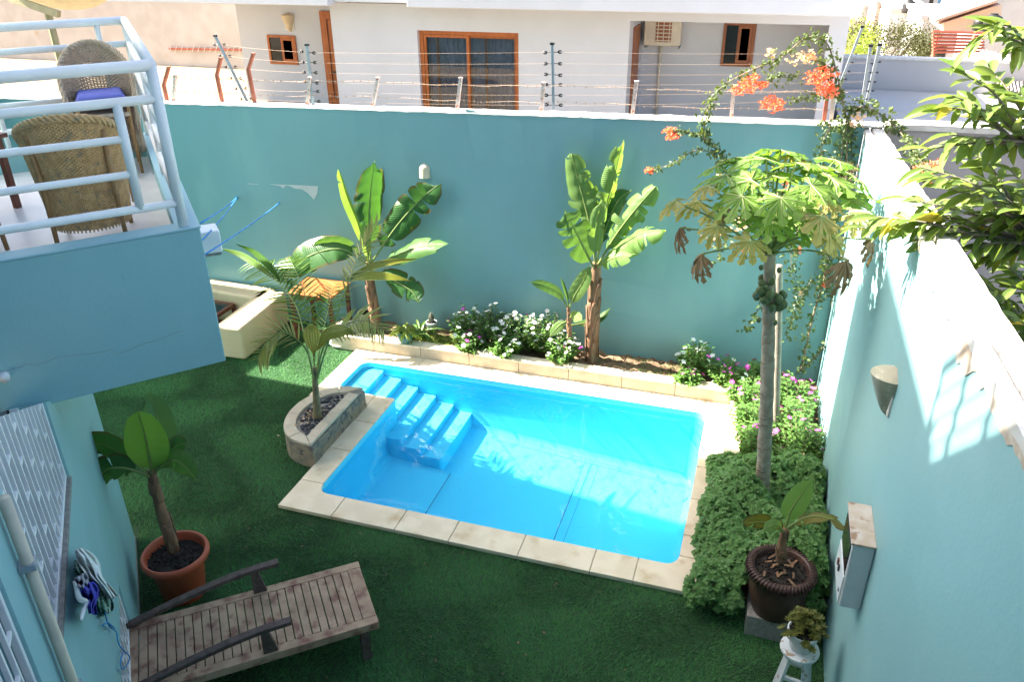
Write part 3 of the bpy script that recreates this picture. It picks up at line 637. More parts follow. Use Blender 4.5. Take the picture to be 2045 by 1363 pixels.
def window(x0,x1,z0,z1,y,wm,open_left=True):
    m = MB(); frame(m,x0,x1,z0,z1,y-.04,.06,.12); o = m.build('window', wm, nh, bevel=.005)
    mid = (x0+x1)/2
    m = MB(); frame(m,mid-.03,x1-.06,z0+.06,z1-.06,y-.02,.065,.05); m.build('sash', wm, o, bevel=.004)
    m = MB(); m.box((x0+.06,y-.014,z0+.06),(mid-.031,y-.004,z1-.06)); m.build('screen', m_dark, o)
    m = MB(); m.box((mid+.03,y+.0,z0+.12),(x1-.12,y+.006,z1-.12)); m.build('pane', m_dark, o)
    return o
window(-12.3,-11.5,1.93,2.62,BYY-.0,m_owood); window(-1.23,-.57,2.27,3.15,BYY+.1,m_bwood)
# slim doors: one in the recess on the left, one in the porch side wall
m = MB(); frame(m,-10.74,-9.75,1.0,3.2,BYY-.06,.17,.1); dr = m.build('door', m_owood, nh, bevel=.005)
m = MB(); frame(m,-10.55,-9.78,1.2,3.02,BYY-.03,.1,.06); m.build('sash', m_owood, dr, bevel=.004)
m = MB(); m.box((-10.46,BYY-.006,1.3),(-9.8,BYY-.001,2.93)); m.build('pane', m_dark, dr)
m = MB(); m.box((-10.5,BYY-.1,1.78),(-10.34,BYY-.06,1.82)); m.build('handle', m_black, dr)
m = MB(); m.box((XP+.002,FY+.45,1.0),(XP+.03,FY+1.15,3.12)); dr = m.build('door', m_bwood, nh, bevel=.004)
m = MB(); m.box((XP+.031,FY+.6,1.86),(XP+.08,FY+.63,1.9)); m.build('handle', m_black, dr)
m = MB(); m.tube([(-2.52,BYY+.06,.9),(-2.52,BYY+.06,2.72)], .03, 8); m.build('conduit', m_ac, nh, smooth=True)
# air conditioner in the porch
ac = thing('air_conditioner', (-2.45,BYY,2.7), 'cream air conditioner unit hung high in the porch of the white house', 'air conditioner')
a0 = (-2.85,BYY-.28,2.68); m = MB(); m.box(a0,(-2.08,BYY+.06,3.2)); m.build('body', m_ac, ac, bevel=.025)
m = MB(); m.box((-2.6,BYY-.292,2.76),(-2.27,BYY-.281,3.2)); g = m.build('fan_grille', m_bwood, ac)
for k in range(6): m = MB(); m.box((-2.6,BYY-.305,2.78+k*.075),(-2.27,BYY-.293,2.80+k*.075)); m.build('slat', m_ac, g)
for k in range(3): m = MB(); m.box((-2.56+k*.12,BYY-.318,2.76),(-2.545+k*.12,BYY-.306,3.2)); m.build('slat', m_ac, g)
for x in (-2.84,-2.13): m = MB(); m.box((x,BYY-.27,2.62),(x+.04,BYY+.095,2.66)); m.build('bracket', m_steel, ac)
def sconce(name, loc, sc, rotz, label, mm):
    t = thing(name, loc, label, 'wall lamp')
    m = MB(); P = []
    for i in range(11):
        f = i/10; P.append([(sc*(.012+.115*(1-f)**.6)*math.cos(a), sc*(.012+.135*(1-f)**.7)*math.sin(a), sc*(.12-.29*f)) for a in np.linspace(0, math.pi, 15)])
    m.grid([[Vector(p) for p in r] for r in P])
    top = [Vector((sc*.127*math.cos(a), sc*.147*math.sin(a), sc*.12)) for a in np.linspace(0, math.pi, 15)]
    m.add(top+[Vector((0,0,sc*.165))], [(i,i+1,15) for i in range(14)])
    s = m.build('shade', mm, t, smooth=True, local=True)
    m = MB(); m.box((-sc*.10,-.002,-sc*.14),(sc*.10,sc*.014,sc*.115)); m.build('base', m_cap, t, bevel=.008, local=True)
    t.rotation_euler = (0,0,rotz); return t
sconce('wall_lamp', (-11.62,BYY-.0,2.93), 1.35, math.pi, 'round cream wall lamp above the small window of the white house', m_lamp)
t = thing('wall_lamp', (-4.03,YB,2.3), 'small cream half-round lamp on the teal back wall, above the left banana', 'wall lamp')
m = MB(); P = []
for i in range(9):
    z = -.085+.17*i/8; hw_ = .07 if z < .015 else .07*math.sqrt(max(.0,1-((z-.015)/.0705)**2)); dp_ = .075*(1-.35*i/8) if z < .015 else .06*math.sqrt(max(0,1-((z-.015)/.0705)**2))
    P.append([(-4.03+hw_*math.cos(q), YB-.001-dp_*math.sin(q), 2.3+z) for q in np.linspace(0,math.pi,13)])
m.grid(P); m.add(P[0],[tuple(range(13))]); m.build('shade', m_lamp, t, smooth=True)
m = MB(); m.box((-4.095,YB-.008,2.205),(-3.965,YB-.0005,2.24)); m.build('base', m_cap, t)
sconce('wall_lamp', (XR-.001,4.75,2.43), .98, math.pi/2, 'stained cone-shaped wall lamp on the right hand garden wall', mat('stained_lamp_shade',(.42,.36,.26),(.34,.30,.22),scale=9,rough=.5,c3=(.55,.48,.36),s3=20,t3=(.55,.65)))
# cream wall and yard at the left
cw = thing('boundary_wall', (-21,23,1), 'cream neighbouring wall with stains and a bright coping at upper left', 'wall')
m = MB(); m.box((-45,22.9,.9),(-13.12,23.15,2.98)); m.build('wall_face', m_cream, cw)
m = MB(); m.box((-45,22.86,2.981),(-13.11,23.19,3.06)); m.build('wall_cap', m_cap, cw)
rk = thing('spiked_rail', (-16.5,22.8,2), 'red spiked iron bar fixed on the cream wall', 'spiked bar')
a = at(338,97,22.85); b = at(488,99,22.85); m = MB(); m.tube([a,b], .035, 6); m.build('bar', m_postr, rk)
for i in range(13):
    p = a.lerp(b, (i+.3)/13); m = MB(); m.tube([p+Vector((.06,-.02,.10)),p+Vector((-.06,-.03,-.10))], .012, 4); m.build('spike', m_postp, rk)
bh = thing('pale_house', (-18,27,1), 'pale flat-roofed house behind the cream wall at upper left', 'house')
m = MB(); m.box((-48,28,.9),(-13.3,34,5.0)); m.build('wall', m_cream, bh)
m = MB(); m.box((-19.0,27.9,1),(-17.6,27.98,4.4)); m.build('shutter', mat('brown_louvre',(.34,.22,.15),rough=.7), bh)
m = MB(); m.box((-23,26.6,3.95),(-19.4,27.98,5.2)); m.build('stair_block', m_white, bh)
m = MB(); m.box((-48,27.7,3.6),(-23.6,27.99,4.2)); m.build('parapet', mat('yellow_green_render',(.6,.62,.25),rough=.9), bh)
# satellite dish at the very top left
dsh = thing('satellite_dish', (-9.5,10.2,3.9), 'cream satellite dish and arm at the upper left edge', 'satellite dish')
c = at(100,-14,12.0); m = MB(); P = []
ax = Vector((.25,-.55,-.80)).normalized(); e1 = ax.orthogonal().normalized(); e2 = ax.cross(e1)
for i in range(7):
    rr = .95*i/6; P.append([c+(e1*math.cos(q)+e2*math.sin(q))*rr-ax*(.28*(rr/.95)**2) for q in np.linspace(0,2*math.pi,33)])
m.grid(P); m.build('reflector', mat('cream_dish',(.60,.55,.40),rough=.6), dsh, smooth=True)
m = MB(); a = at(20,-4,11.6); b = at(118,28,11.4); m.obox((a+b)/2,(b-a)/2,Vector((0,.04,0)),Vector((.02,0,.05))); m.build('arm', mat('olive_metal',(.33,.29,.17),rough=.6), dsh)
m = MB(); a = at(95,22,11.5); m.tube([a,a-Vector((0,0,3))], .06, 8); m.build('mast', bpy.data.materials['olive_metal'], dsh)
# ------------------------------------------------------------------ fence hardware on the back wall
WY = YB+.1
def stub(ub,vb,ut,vt,mm,label,bent=None):
    p = at(ub,vb,WY); q = at(ut,vt,WY-.03); t = thing('fence_stub', p, label, 'fence post', 'barbed wire posts along the back wall')
    m = MB(); pts = [p-Vector((0,0,.05)),q] if bent is None else [p-Vector((0,0,.05)),at(*bent,WY-.02),q]
    for a,b in zip(pts,pts[1:]):
        d = (b-a); m.obox((a+b)/2, Vector((.019,0,0)), Vector((0,.019,0)), d/2)
    m.build('shaft', mm, t); 
    m = MB(); m.obox(q+Vector((0,0,.004)),Vector((.024,0,0)),Vector((0,.024,0)),Vector((0,0,.006))); m.build('cap', mm, t); return t
stub(345,200,350,151,m_postp,'pale barbed-wire post nearest the balcony railing')
stub(612,207,619,155,m_postp,'pale barbed-wire post beside the steel post near the small window')
stub(743,209,755,156,m_postp,'pale barbed-wire post below the blank white facade')
stub(912,213,920,156,m_postp,'pale barbed-wire post in front of the sliding door')
stub(1080,219,1086,166,m_postp,'pale barbed-wire post beside the tall steel post in the middle')
stub(1263,223,1271,163,m_postp,'pale barbed-wire post at the left edge of the porch')
stub(1461,230,1465,171,m_postp,'pale barbed-wire post under the bougainvillea arch')
stub(1661,238,1664,192,m_postp,'short pale barbed-wire post in the corner vines')
stub(333,196,337,134,m_postr,'bent red post leftmost on the back wall',(327,170))
stub(443,198,441,116,m_postr,'bent red post below the spiked bar',(433,150))
stub(508,200,506,107,m_postr,'bent red post beside the edge of the white house',(496,138))
stub(1646,238,1653,186,m_postr,'red post at the corner under the largest orange bloom')
def steelpost(ub,vb,ut,vt,y,zs,label,both=True,isz=1):
    p = at(ub,vb,y); q = at(ut,vt,y); t = thing('fence_post', p, label, 'fence post', 'steel electric fence posts')
    m = MB(); d = q-p; m.obox((p+q)/2, Vector((.016,0,0)), Vector((0,.016,0)), d/2); m.build('shaft', m_steel, t, bevel=.003)
    m = MB(); m.obox(q+Vector((0,0,.006)),Vector((.022,0,0)),Vector((0,.022,0)),Vector((0,0,.012))); m.build('cap', m_black, t)
    for f in zs:
        for sgn in ((-1,1) if both else (1,)):
            c = p.lerp(q,f)+Vector((.085*sgn*isz,-.0,R.uniform(-.008,.008)))
            m = MB(); m.tube([p.lerp(q,f)+Vector((.015*sgn,0,0)),c], .004, 4); 
            pts = [c+Vector((math.cos(a)*.020*sgn*isz,0,math.sin(a)*.014*isz)) for a in np.linspace(math.pi*.15, math.pi*1.85, 10)]
            m.tube(pts, .0075*isz, 5); m.build('insulator', m_black, t)
    return t
ZS = [.06,.22,.38,.54,.71,.88]
steelpost(626,208,613,90,WY,ZS,'tall steel electric fence post in front of the small brown window')
steelpost(1106,218,1103,88,WY,ZS,'tall steel electric fence post right of the sliding door')
steelpost(1722,205,1739,92,WY+.35,ZS,'left of the pair of steel posts behind the corner',False,.5)
steelpost(1730,205,1757,90,WY+.55,ZS,'right of the pair of steel posts behind the corner',False,.5)
steelpost(1679,165,1722,54,WY+2.6,ZS,'far leaning steel electric fence post right of the white house',False,.6)
steelpost(495,205,430,72,WY+1.2,ZS,'pale steel electric fence post leaning before the cream wall')
GW = 'fence wires above the back wall'
pa = [at(626,208,WY).lerp(at(613,90,WY),f) for f in ZS]; pbq = [at(1106,218,WY).lerp(at(1103,88,WY),f) for f in ZS]
pc = [at(1722,205,WY+.35).lerp(at(1739,92,WY+.35),f) for f in ZS]; pd = [at(495,205,WY+1.2).lerp(at(430,72,WY+1.2),f) for f in ZS]
nmz = ['lowest','second lowest','third','fourth','second highest','topmost']
for k in range(6):
    m = MB()
    chain = [pd[k], pa[k], pbq[k], pc[k]]
    for a,b in zip(chain,chain[1:]):
        m.tube([a.lerp(b,i/10)-Vector((0,0,.012*math.sin(math.pi*i/10))) for i in range(11)], .0009, 4)
    tag(m.build('fence_wire', m_wire), nmz[k]+' smooth electric wire strung between the steel posts', 'wire', GW)
for k,(z,nm) in enumerate(((.09,'lower'),(.27,'upper'))):
    m = MB(); pts = []
    for i in range(160):
        x = -8.2+8.9*i/159; pts.append(Vector((x, WY-.02, zb(x)+.03+z+.006*math.sin(i*.55)+.01*math.sin(i*.13)+R.uniform(-.003,.003))))
    m.tube(pts, .0018, 4)
    for i in range(0,159,2):
        p = pts[i]+Vector((R.uniform(-.02,.02),0,0))
        for s in (-1,1): m.tube([p+Vector((.008*s,.0,-.016)),p+Vector((-.008*s,-.006,.016))], .0022, 4)
    tag(m.build('barbed_wire', m_wire), nm+' rusty barbed wire strand along the top of the back wall', 'wire', GW)
# ------------------------------------------------------------------ far town on the right
tw = thing('roof_parapet_wall', (3,20,1.6), 'white parapet at the far side of the flat roof, top right', 'wall')
m = MB(); m.box((1.3,20.02,1.4),(12,20.25,2.32)); m.build('wall_face', m_far, tw)
m = MB(); m.box((1.28,19.99,2.321),(12,20.28,2.37)); m.build('wall_cap', m_cap, tw)
def farhouse(u0,v0,u1,v1,y,dep,mm,label,wins=(),roof=None,cat='house'):
    a = at(u0,v0,y); b = at(u1,v1,y); t = thing('far_house', ((a.x+b.x)/2,y,b.z), label, cat)
    m = MB(); m.box((a.x,y,b.z-12),(b.x,y+dep,a.z)); m.build('wall', mm, t)
    m = MB(); m.box((a.x-.15,y-.15,a.z+.002),(b.x+.15,y+dep+.1,a.z+.25)); m.build('roof_edge', m_far, t)
    for (p,q,r_2,s,wm) in wins:
        c = at(p,q,y); d = at(r_2,s,y); m = MB(); m.box((c.x,y-.06,d.z),(d.x,y-.01,c.z)); w_ = m.build('window', wm, t)
        m = MB(); m.box((c.x+.1,y-.08,d.z+.08),(c.x+.02+(d.x-c.x)*.5,y-.061,c.z-.08)); m.build('pane', m_dark, w_)
    return t
farhouse(1688,2,1712,26,120,10,m_far,'small white house by the sea beside the white gable')
farhouse(1700,14,1775,40,105,9,m_far,'low white house left of the brown-roofed block',[(1708,20,1722,30,m_farblue)])
farhouse(1752,6,1802,30,95,9,m_far2,'beige block with brown strip windows in the distance',[(1757,12,1780,17,m_bwood),(1785,12,1798,17,m_bwood)])
farhouse(1800,-8,1852,20,110,12,m_far,'white block with a grey band behind the acacia')
farhouse(1850,-20,1905,12,130,12,m_farblue,'blue glazed building on the skyline',[(1856,-8,1872,8,m_far),(1882,-8,1896,8,m_far)])
farhouse(1780,22,1850,60,80,9,m_far,'grey white flat house above the acacia crown',[(1812,26,1822,34,m_dark)])
farhouse(1845,38,1900,120,58,8,m_far,'white house in front of the tiled roof',[(1870,90,1886,116,m_dark)])
farhouse(1900,-30,2045,-6,150,14,m_far2,'long beige block far behind the tiled roof')
farhouse(1985,-10,2100,90,70,12,m_far,'bright white wall at the right edge in the distance')
# tiled roof house
th = thing('tiled_house', (9,45,-1), 'house with a pale pink tiled gable roof, far right', 'house')
def ridge(u,v,y): return at(u,v,y)
A1,A2,A3,A4 = ridge(1868,42,46),ridge(1990,2,46),ridge(1985,-26,54),ridge(1885,-4,54)
nrm = (A2-A1).cross(A4-A1).normalized(); nrm = nrm if nrm.z>0 else -nrm
m = MB(); m.add([A1,A2,A3,A4],[(0,1,2,3)]); m.add([p-nrm*.2 for p in (A1,A2,A3,A4)],[(3,2,1,0)]); ro = m.build('roof', m_rtile, th)
for i in range(26):
    p = A1.lerp(A2,(i+.5)/26); q = A4.lerp(A3,(i+.5)/26); mm_ = MB(); mm_.tube([p+nrm*.02,q+nrm*.02], .1, 6); mm_.build('tile_row', m_rtile, ro, smooth=True)
m = MB(); a = ridge(1885,42,46.6); b = ridge(2000,8,46.6); c = ridge(2000,64,46.6); d = ridge(1885,64,46.6)
m.add([a,b,c,d,*(p+Vector((0,5,0)) for p in (a,b,c,d))],[(0,1,2,3),(7,6,5,4),(0,4,5,1),(2,6,7,3),(1,5,6,2),(0,3,7,4)]); m.build('wall', m_far2, th)
def tank(u,v,y,s,label):
    p = at(u,v,y); t = thing('water_tank', p, label, 'water tank', 'black rooftop water tanks'); m = MB()
    m.lathe([(0,0),(s,0),(s*1.03,s*.4),(s,s*.8),(s*1.03,s*1.2),(s*.95,s*1.6),(s*.4,s*1.9)], p, 20); m.build('body', m_black, t, smooth=True)
    m = MB(); m.lathe([(s*.42,s*1.89),(s*.42,s*2.02),(0,s*2.04)], p, 16); m.build('lid', m_black, t)
tank(1954,60,44,.28,'smaller black water tank beside the tiled roof'); tank(1978,62,42,.36,'larger black water tank at the corner of the tiled roof'); tank(1813,25,79,.5,'black water tank on the far grey white house')
pg = thing('red_pergola', (6,38,-1), 'rusty red beam pergola behind the acacia tree', 'pergola')
for i in range(7):
    m = MB(); a = at(1862,62+i*7,38+i*.0); b = at(1965,66+i*6,40); m.tube([a,b], .05, 4); m.build('beam', m_postr, pg)
for u in (1872,1946): m = MB(); a = at(u,70,38.5); m.tube([a,a-Vector((0,0,4))], .07, 4); m.build('post', m_postr, pg)
cr = thing('corrugated_roof', (8,24,2), 'brown corrugated sheet roof at the right edge', 'roof')
a,b,c,d = at(1960,100,25),at(2110,130,22),at(2110,220,17),at(1985,165,20)
P = []
for i in range(49):
    p = a.lerp(b,i/48); q = d.lerp(c,i/48); o = Vector((0,0,.05*math.sin(i*math.pi/1.5))); P.append([p+o,q+o])
m = MB(); m.grid(P); m.build('sheet', m_corr, cr, smooth=True)
m = MB(); m.tube([a-Vector((0,0,.08)),d-Vector((0,0,.08))], .06, 4); m.build('edge_beam', m_far, cr)
# ------------------------------------------------------------------ palm planter
pl = thing('planter', (-4.35,6.5,GZ), 'D-shaped stone planter with tiled rim and black pebbles beside the pool', 'planter')
PX, PYa, PYb, PZT = -4.105, 5.92, 7.12, .25
pcx, pcy = PX, (PYa+PYb)/2
def dcurve(k, n=28):                   # outline of the D, k = inset; starts at the pool side's near corner
    a = (PYb-PYa)/2-k; b = .56-k
    return [(pcx-b*math.sin(math.pi*i/n)**.8, pcy-a*math.cos(math.pi*i/n)) for i in range(n+1)]
out = dcurve(0); inn = [(min(x,PX-.13),y) for x,y in dcurve(.13)]
m = MB(); m.prism(dcurve(.012), GZ-.05, PZT-.032); m.build('planter_core', m_joint, pl)
def capt(poly, dz=0):
    c = Vector((sum(p[0] for p in poly)/len(poly), sum(p[1] for p in poly)/len(poly))); q = []
    for p in poly:
        d = Vector(p)-c; q.append(tuple(c+d*(1-.003/d.length)))
    m = MB(); m.prism(q, PZT-.03, PZT+dz); m.build('rim_tile', m_ctile, pl, bevel=.004)
for i in range(0,28,4): capt([out[i],inn[i],*(inn[i+1:i+4]),inn[i+4],out[i+4],*(out[i+3:i:-1])][::-1] if False else [out[i]]+out[i+1:i+5]+inn[i:i+5][::-1], R.uniform(-.002,.002))
for a,b in ((PYa+.15,PYa+.42),(PYa+.42,PYa+.7),(PYa+.7,PYb-.14)): capt([(PX-.12,a),(PX+.002,a),(PX+.002,b),(PX-.12,b)], R.uniform(-.002,.002))
capt([(PX-.12,PYa+.13),(PX-.12,PYa+.15),(PX+.002,PYa+.15),(PX+.002,PYa-.0)])
# slate strips on the pool side, larger slabs round the curve
k = 0; z = GZ
for row in range(5):
    y = PYa+.003; h = R.uniform(.044,.056) if row < 4 else PZT-.032-z
    while y < PYb-.02:
        L = min(R.uniform(.09,.26), PYb-y); m = MB(); m.box((PX-.006,y,z),(PX+R.uniform(.008,.02),y+L-.003,z+h-.003)); m.build('slate_strip', m_slate, pl); y += L
    z += h
for i in range(0,28,4):
    for r0,r1 in ((0,.5),(.5,1)):
        z0 = GZ+(PZT-.035-GZ)*r0; z1 = GZ+(PZT-.035-GZ)*r1-.004
        P = [Vector((*q,0)) for q in out[i:i+5]]; m = MB(); o0 = Vector((pcx,pcy,0))
        f = [(p+(p-o0).normalized()*-.002) for p in P]; f[0] = f[0].lerp(f[1],.03); f[-1] = f[-1].lerp(f[-2],.03)
        bk = [p-(p-o0).normalized()*.02 for p in f]
        n = len(f); vs_ = [(p.x,p.y,z0) for p in f]+[(p.x,p.y,z1) for p in f]+[(p.x,p.y,z0) for p in bk]+[(p.x,p.y,z1) for p in bk]
        m.add(vs_, [(j,j+1,n+j+1,n+j) for j in range(n-1)]+[(n+j,n+j+1,3*n+j+1,3*n+j) for j in range(n-1)]+[(0,n,3*n,2*n),(n-1,3*n-1,4*n-1,2*n-1)]); m.build('slate_slab', m_slate, pl)
pebm = []
for k in range(6):
    m = MB(); a,b,c = R.uniform(.8,1.25),R.uniform(.65,.95),R.uniform(.4,.6); nv = 8
    prof = [(0,-1),(.6,-.8),(.95,-.3),(1,.1),(.72,.7),(0,1)]
    vv = []; 
    for rr,zz in prof:
        for q in range(nv): vv.append((a*rr*math.cos(q*2*math.pi/nv)*R.uniform(.93,1.07), b*rr*math.sin(q*2*math.pi/nv)*R.uniform(.93,1.07), c*zz))
    m.add(vv, [(i*nv+q, i*nv+(q+1)%nv, (i+1)*nv+(q+1)%nv, (i+1)*nv+q) for i in range(5) for q in range(nv)]); pebm.append(m.mesh('pebble', m_pebb, True))
cnt = 0
ins = [(min(x,PX-.145),y) for x,y in dcurve(.15)]
def inside(x, y):
    return x < PX-.14 and ((pcx-x)/.40)**2+((y-pcy)/.44)**2 < 1
for lay in range(2):
    for t_ in range(900):
        x = R.uniform(-4.62,-4.2); y = R.uniform(PYa+.1,PYb-.1)
        if not inside(x,y) or cnt > 295: continue
        s = R.uniform(.014,.031); cnt += 1
        inst('pebble', R.choice(pebm), pl, (x,y,PZT-.045+lay*.02+R.uniform(-.012,.012)), (R.uniform(-.5,.5),R.uniform(-.5,.5),R.uniform(0,6.3)), s)
        if cnt == 170 and lay == 0: break
m = MB(); m.prism([(pcx-.14-.40*math.sin(math.pi*i/20)+.0, pcy-.44*math.cos(math.pi*i/20)) for i in range(21)], PZT-.1, PZT-.05); m.build('planter_soil', m_dsoil, pl)
m = MB()
for i in range(46):
    c = Vector((R.gauss(-4.42,.05), R.gauss(6.38,.15), PZT+.0)); a = Vector((R.gauss(0,1),R.gauss(0,1),R.gauss(0,.5))).normalized(); b = a.cross(Vector((R.random(),R.random(),1))).normalized(); s = R.uniform(.008,.024)
    m.add([c-a*s,c+b*s*.5+Vector((0,0,s*.4)),c+a*s,c-b*s*.5],[(0,1,2,3)])
m.build('dry_petals', l_flp if False else m_flp, pl)
# ------------------------------------------------------------------ sun lounger
lo = thing('sun_lounger', (-3.1,3.9,GZ), 'weathered slatted teak lounger with curved dark arm rails on the turf', 'sun lounger')
LA = Vector((-2.56,4.17,0)); LD = (Vector((-3.82,3.12,0))-LA).normalized(); LS = Vector((-LD.y,LD.x,0))   # foot end, direction to head, towards the right rail
LW = .355; LZ = .33
def lp(a, b, z): p = LA+LD*a+LS*b; return Vector((p.x,p.y,z))
def lbox(name, a0,a1,b0,b1,z0,z1, mm=m_wood, par=lo, bev=.005):
    m = MB(); m.obox((lp(a0,b0,z0)+lp(a1,b1,z1))/2, LD*((a1-a0)/2), LS*((b1-b0)/2), Vector((0,0,(z1-z0)/2))); return m.build(name, mm, par, bevel=bev)
LLEN = 1.95
lbox('side_rail',0,LLEN,-LW,-LW+.075,LZ-.07,LZ); lbox('side_rail',0,LLEN,LW-.075,LW,LZ-.07,LZ)
lbox('end_board',0.002,.105,-LW+.077,LW-.077,LZ-.055,LZ-.001)
ns = 29; 
for i in range(ns):
    a = .109+(LLEN-.12)*i/ns; dz = R.uniform(-.003,.002)
    lbox('slat',a,a+(LLEN-.12)/ns-.0075,-LW+.078,LW-.078,LZ-.025+dz,LZ-.003+dz, bev=.003)
for s in (-1,1):
    for a in (.08,1.55): lbox('leg',a,a+.07,s*(LW-.04)-.028,s*(LW-.04)+.028,GZ,LZ-.071,m_dwood)
lbox('cross_beam',.1,.15,-LW+.08,LW-.08,LZ-.13,LZ-.072,m_dwood); lbox('cross_beam',1.3,1.35,-LW+.08,LW-.08,LZ-.13,LZ-.06,m_dwood)
for s in (-1,1):
    pts = [lp(.62,s*(LW-.03),LZ+.235),lp(.85,s*(LW-.03),LZ+.225),lp(1.1,s*(LW-.03),LZ+.185),lp(1.4,s*(LW-.03),LZ+.115),lp(1.7,s*(LW-.03),LZ+.03),lp(1.93,s*(LW-.03),LZ-.04)]
    sp = spline(pts, 22); P = []
    for i,p in enumerate(sp):
        t = (sp[min(i+1,21)]-sp[max(i-1,0)]).normalized(); up = LS.cross(t); up = up if up.z>0 else -up
        P.append([p+LS*.03-up*.016,p+LS*.03+up*.016,p-LS*.03+up*.016,p-LS*.03-up*.016,p+LS*.03-up*.016])
    m = MB(); m.grid(P); n0 = len(m.v); m.add([*P[0][:4]],[(0,1,2,3)]); m.add([*P[-1][:4]],[(3,2,1,0)]); m.build('arm_rail', m_dwood, lo, bevel=.004)
    m = MB(); b0 = lp(.80,s*(LW-.035),LZ-.03); b1 = lp(.82,s*(LW-.03),LZ+.222)
    for z0,z1,w0,w1 in ((LZ+.001,LZ+.215,.052,.028),):
        c0 = lp(.79,s*(LW-.035),z0); c1 = lp(.81,s*(LW-.03),z1)
        vv = [c+LD*x*w+LS*y*.02 for c,w in ((c0,w0),(c1,w1)) for x,y in ((-1,-1),(1,-1),(1,1),(-1,1))]
        m.add(vv,[(0,3,2,1),(4,5,6,7),(0,1,5,4),(1,2,6,5),(2,3,7,6),(3,0,4,7)])
    m.build('arm_support', m_dwood, lo, bevel=.004)
# ------------------------------------------------------------------ seating corner under the balcony
def sofa(cx, cy, hx, hy, rz, label, z1=.44):
    t = thing('ottoman_bench', (cx,cy,GZ), label, 'bench', 'beige padded benches in the corner')
    m = MB(); m.box((-hx,-hy,.02),(hx,hy,z1-GZ)); o = m.build('padded_block', m_sofa, t, bevel=.045, local=True, segs=4)
    for a in (-1,1):
        for b in (-1,1): m = MB(); m.box((a*(hx-.08)-.03,b*(hy-.08)-.03,0),(a*(hx-.08)+.03,b*(hy-.08)+.03,.021)); m.build('foot', m_black, t, local=True)
    t.rotation_euler = (0,0,rz); return t
sofa(-6.36,8.31,.19,.60,math.radians(3),'front beige padded bench with its end towards the lawn')
sofa(-6.55,8.98 if False else 9.0-.13,.75,.15 if False else .17,math.radians(-9),'rear beige padded bench against the back wall') if False else None
sofa(-7.0,8.83,.58,.19,math.radians(-4),'rear beige padded bench standing against the back wall')
ct = thing('coffee_table', (-7.1,8.5,GZ), 'low red-brown coffee table with a dark glass top between the benches', 'table')
def cbox(name,x0,x1,y0,y1,z0,z1,mm,par=ct,bev=.004): m = MB(); m.box((x0,y0,z0),(x1,y1,z1)); return m.build(name,mm,par,bevel=bev)
CX0,CX1,CY0,CY1,CZ = -7.42,-6.83,8.16,8.58,.33
for a,b,c,d in ((CX0,CX1,CY0,CY0+.05),(CX0,CX1,CY1-.05,CY1),(CX0,CX0+.05,CY0+.051,CY1-.051),(CX1-.05,CX1,CY0+.051,CY1-.051)): cbox('table_frame',a,b,c,d,CZ-.05,CZ,m_redw)
cbox('glass_top',CX0+.051,CX1-.051,CY0+.051,CY1-.051,CZ-.012,CZ-.004,m_dark,bev=0)
for a in (CX0,CX1-.045):
    for b in (CY0,CY1-.045): cbox('leg',a,a+.045,b,b+.045,GZ,CZ-.051,m_redw)
cbox('shelf',CX0+.05,CX1-.05,CY0+.05,CY1-.05,.05,.065,m_redw)
wt = thing('wooden_table', (-5.6,8.75,GZ), 'orange slatted wooden table against the back wall behind the palm', 'table')
TX0,TX1,TY0,TY1,TZ = -5.86,-5.2,8.42,8.98,.68
for k in range(7):
    a = TY0+(TY1-TY0)*k/7; cbox('slat',TX0,TX1,a+.0012,a+(TY1-TY0)/7-.0012,TZ-.025,TZ,m_tablew,wt,.003)
for a in (TX0+.02,TX1-.07):
    for b in (TY0+.02,TY1-.07): cbox('leg',a,a+.05,b,b+.05,GZ,TZ-.026,m_redw,wt)
for b in (TY0+.03,TY1-.055): cbox('apron',TX0+.072,TX1-.072,b,b+.025,TZ-.09,TZ-.027,m_redw,wt)
cbox('stretcher',TX0+.072,TX1-.072,TY0+.035,TY0+.06,.12,.16,m_redw,wt)
def pot(name, c, prof, mm, label, cat='pot', n=36, soilr=None, soilz=None, sm=m_dsoil, rope=False):
    t = thing(name, c, label, cat); m = MB(); m.lathe(prof, c, n); b = m.build('pot_body', mm, t, smooth=True)
    if soilr:
        m = MB(); rows = []
        for i in range(6):
            rr = soilr*i/5; rows.append([(c[0]+rr*math.cos(q),c[1]+rr*math.sin(q),c[2]+soilz+R.uniform(-.008,.012)) for q in np.linspace(0,2*math.pi,21)[:-1]])
            rows[-1].append(rows[-1][0])
        m.grid(rows); m.build('soil', sm, t, smooth=False)
        m = MB()
        for i in range(150):
            rr = soilr*math.sqrt(R.random()); q = R.uniform(0,6.28); p = Vector((c[0]+rr*math.cos(q),c[1]+rr*math.sin(q),c[2]+soilz+.012)); s = R.uniform(.004,.011)
            m.obox(p, Vector((R.uniform(.5,1),R.uniform(-.5,.5),R.uniform(-.3,.3)))*s, Vector((R.uniform(-.5,.5),R.uniform(.5,1),0))*s, Vector((R.uniform(-.4,.4),0,1))*s*.7)
        tag(m.build('clods', sm if R.random()<2 else sm, t), kind='stuff')
    return t
pot('terracotta_pot', (-4.25,4.02,GZ), [(.02,0),(.165,0),(.17,.01),(.215,.38),(.222,.385),(.235,.39),(.262,.395),(.272,.415),(.272,.445),(.262,.462),(.245,.462),(.236,.45),(.222,.40),(.21,.33)], m_terra, 'round terracotta pot holding a young banana next to the house wall', soilr=.222, soilz=.39)
prof = [(.02,0),(.17,0),(.18,.02),(.215,.18),(.225,.3),(.222,.36)]
prof += [(.235,.37),(.252,.385),(.257,.405),(.25,.425),(.232,.437),(.21,.435),(.2,.42),(.19,.36)]
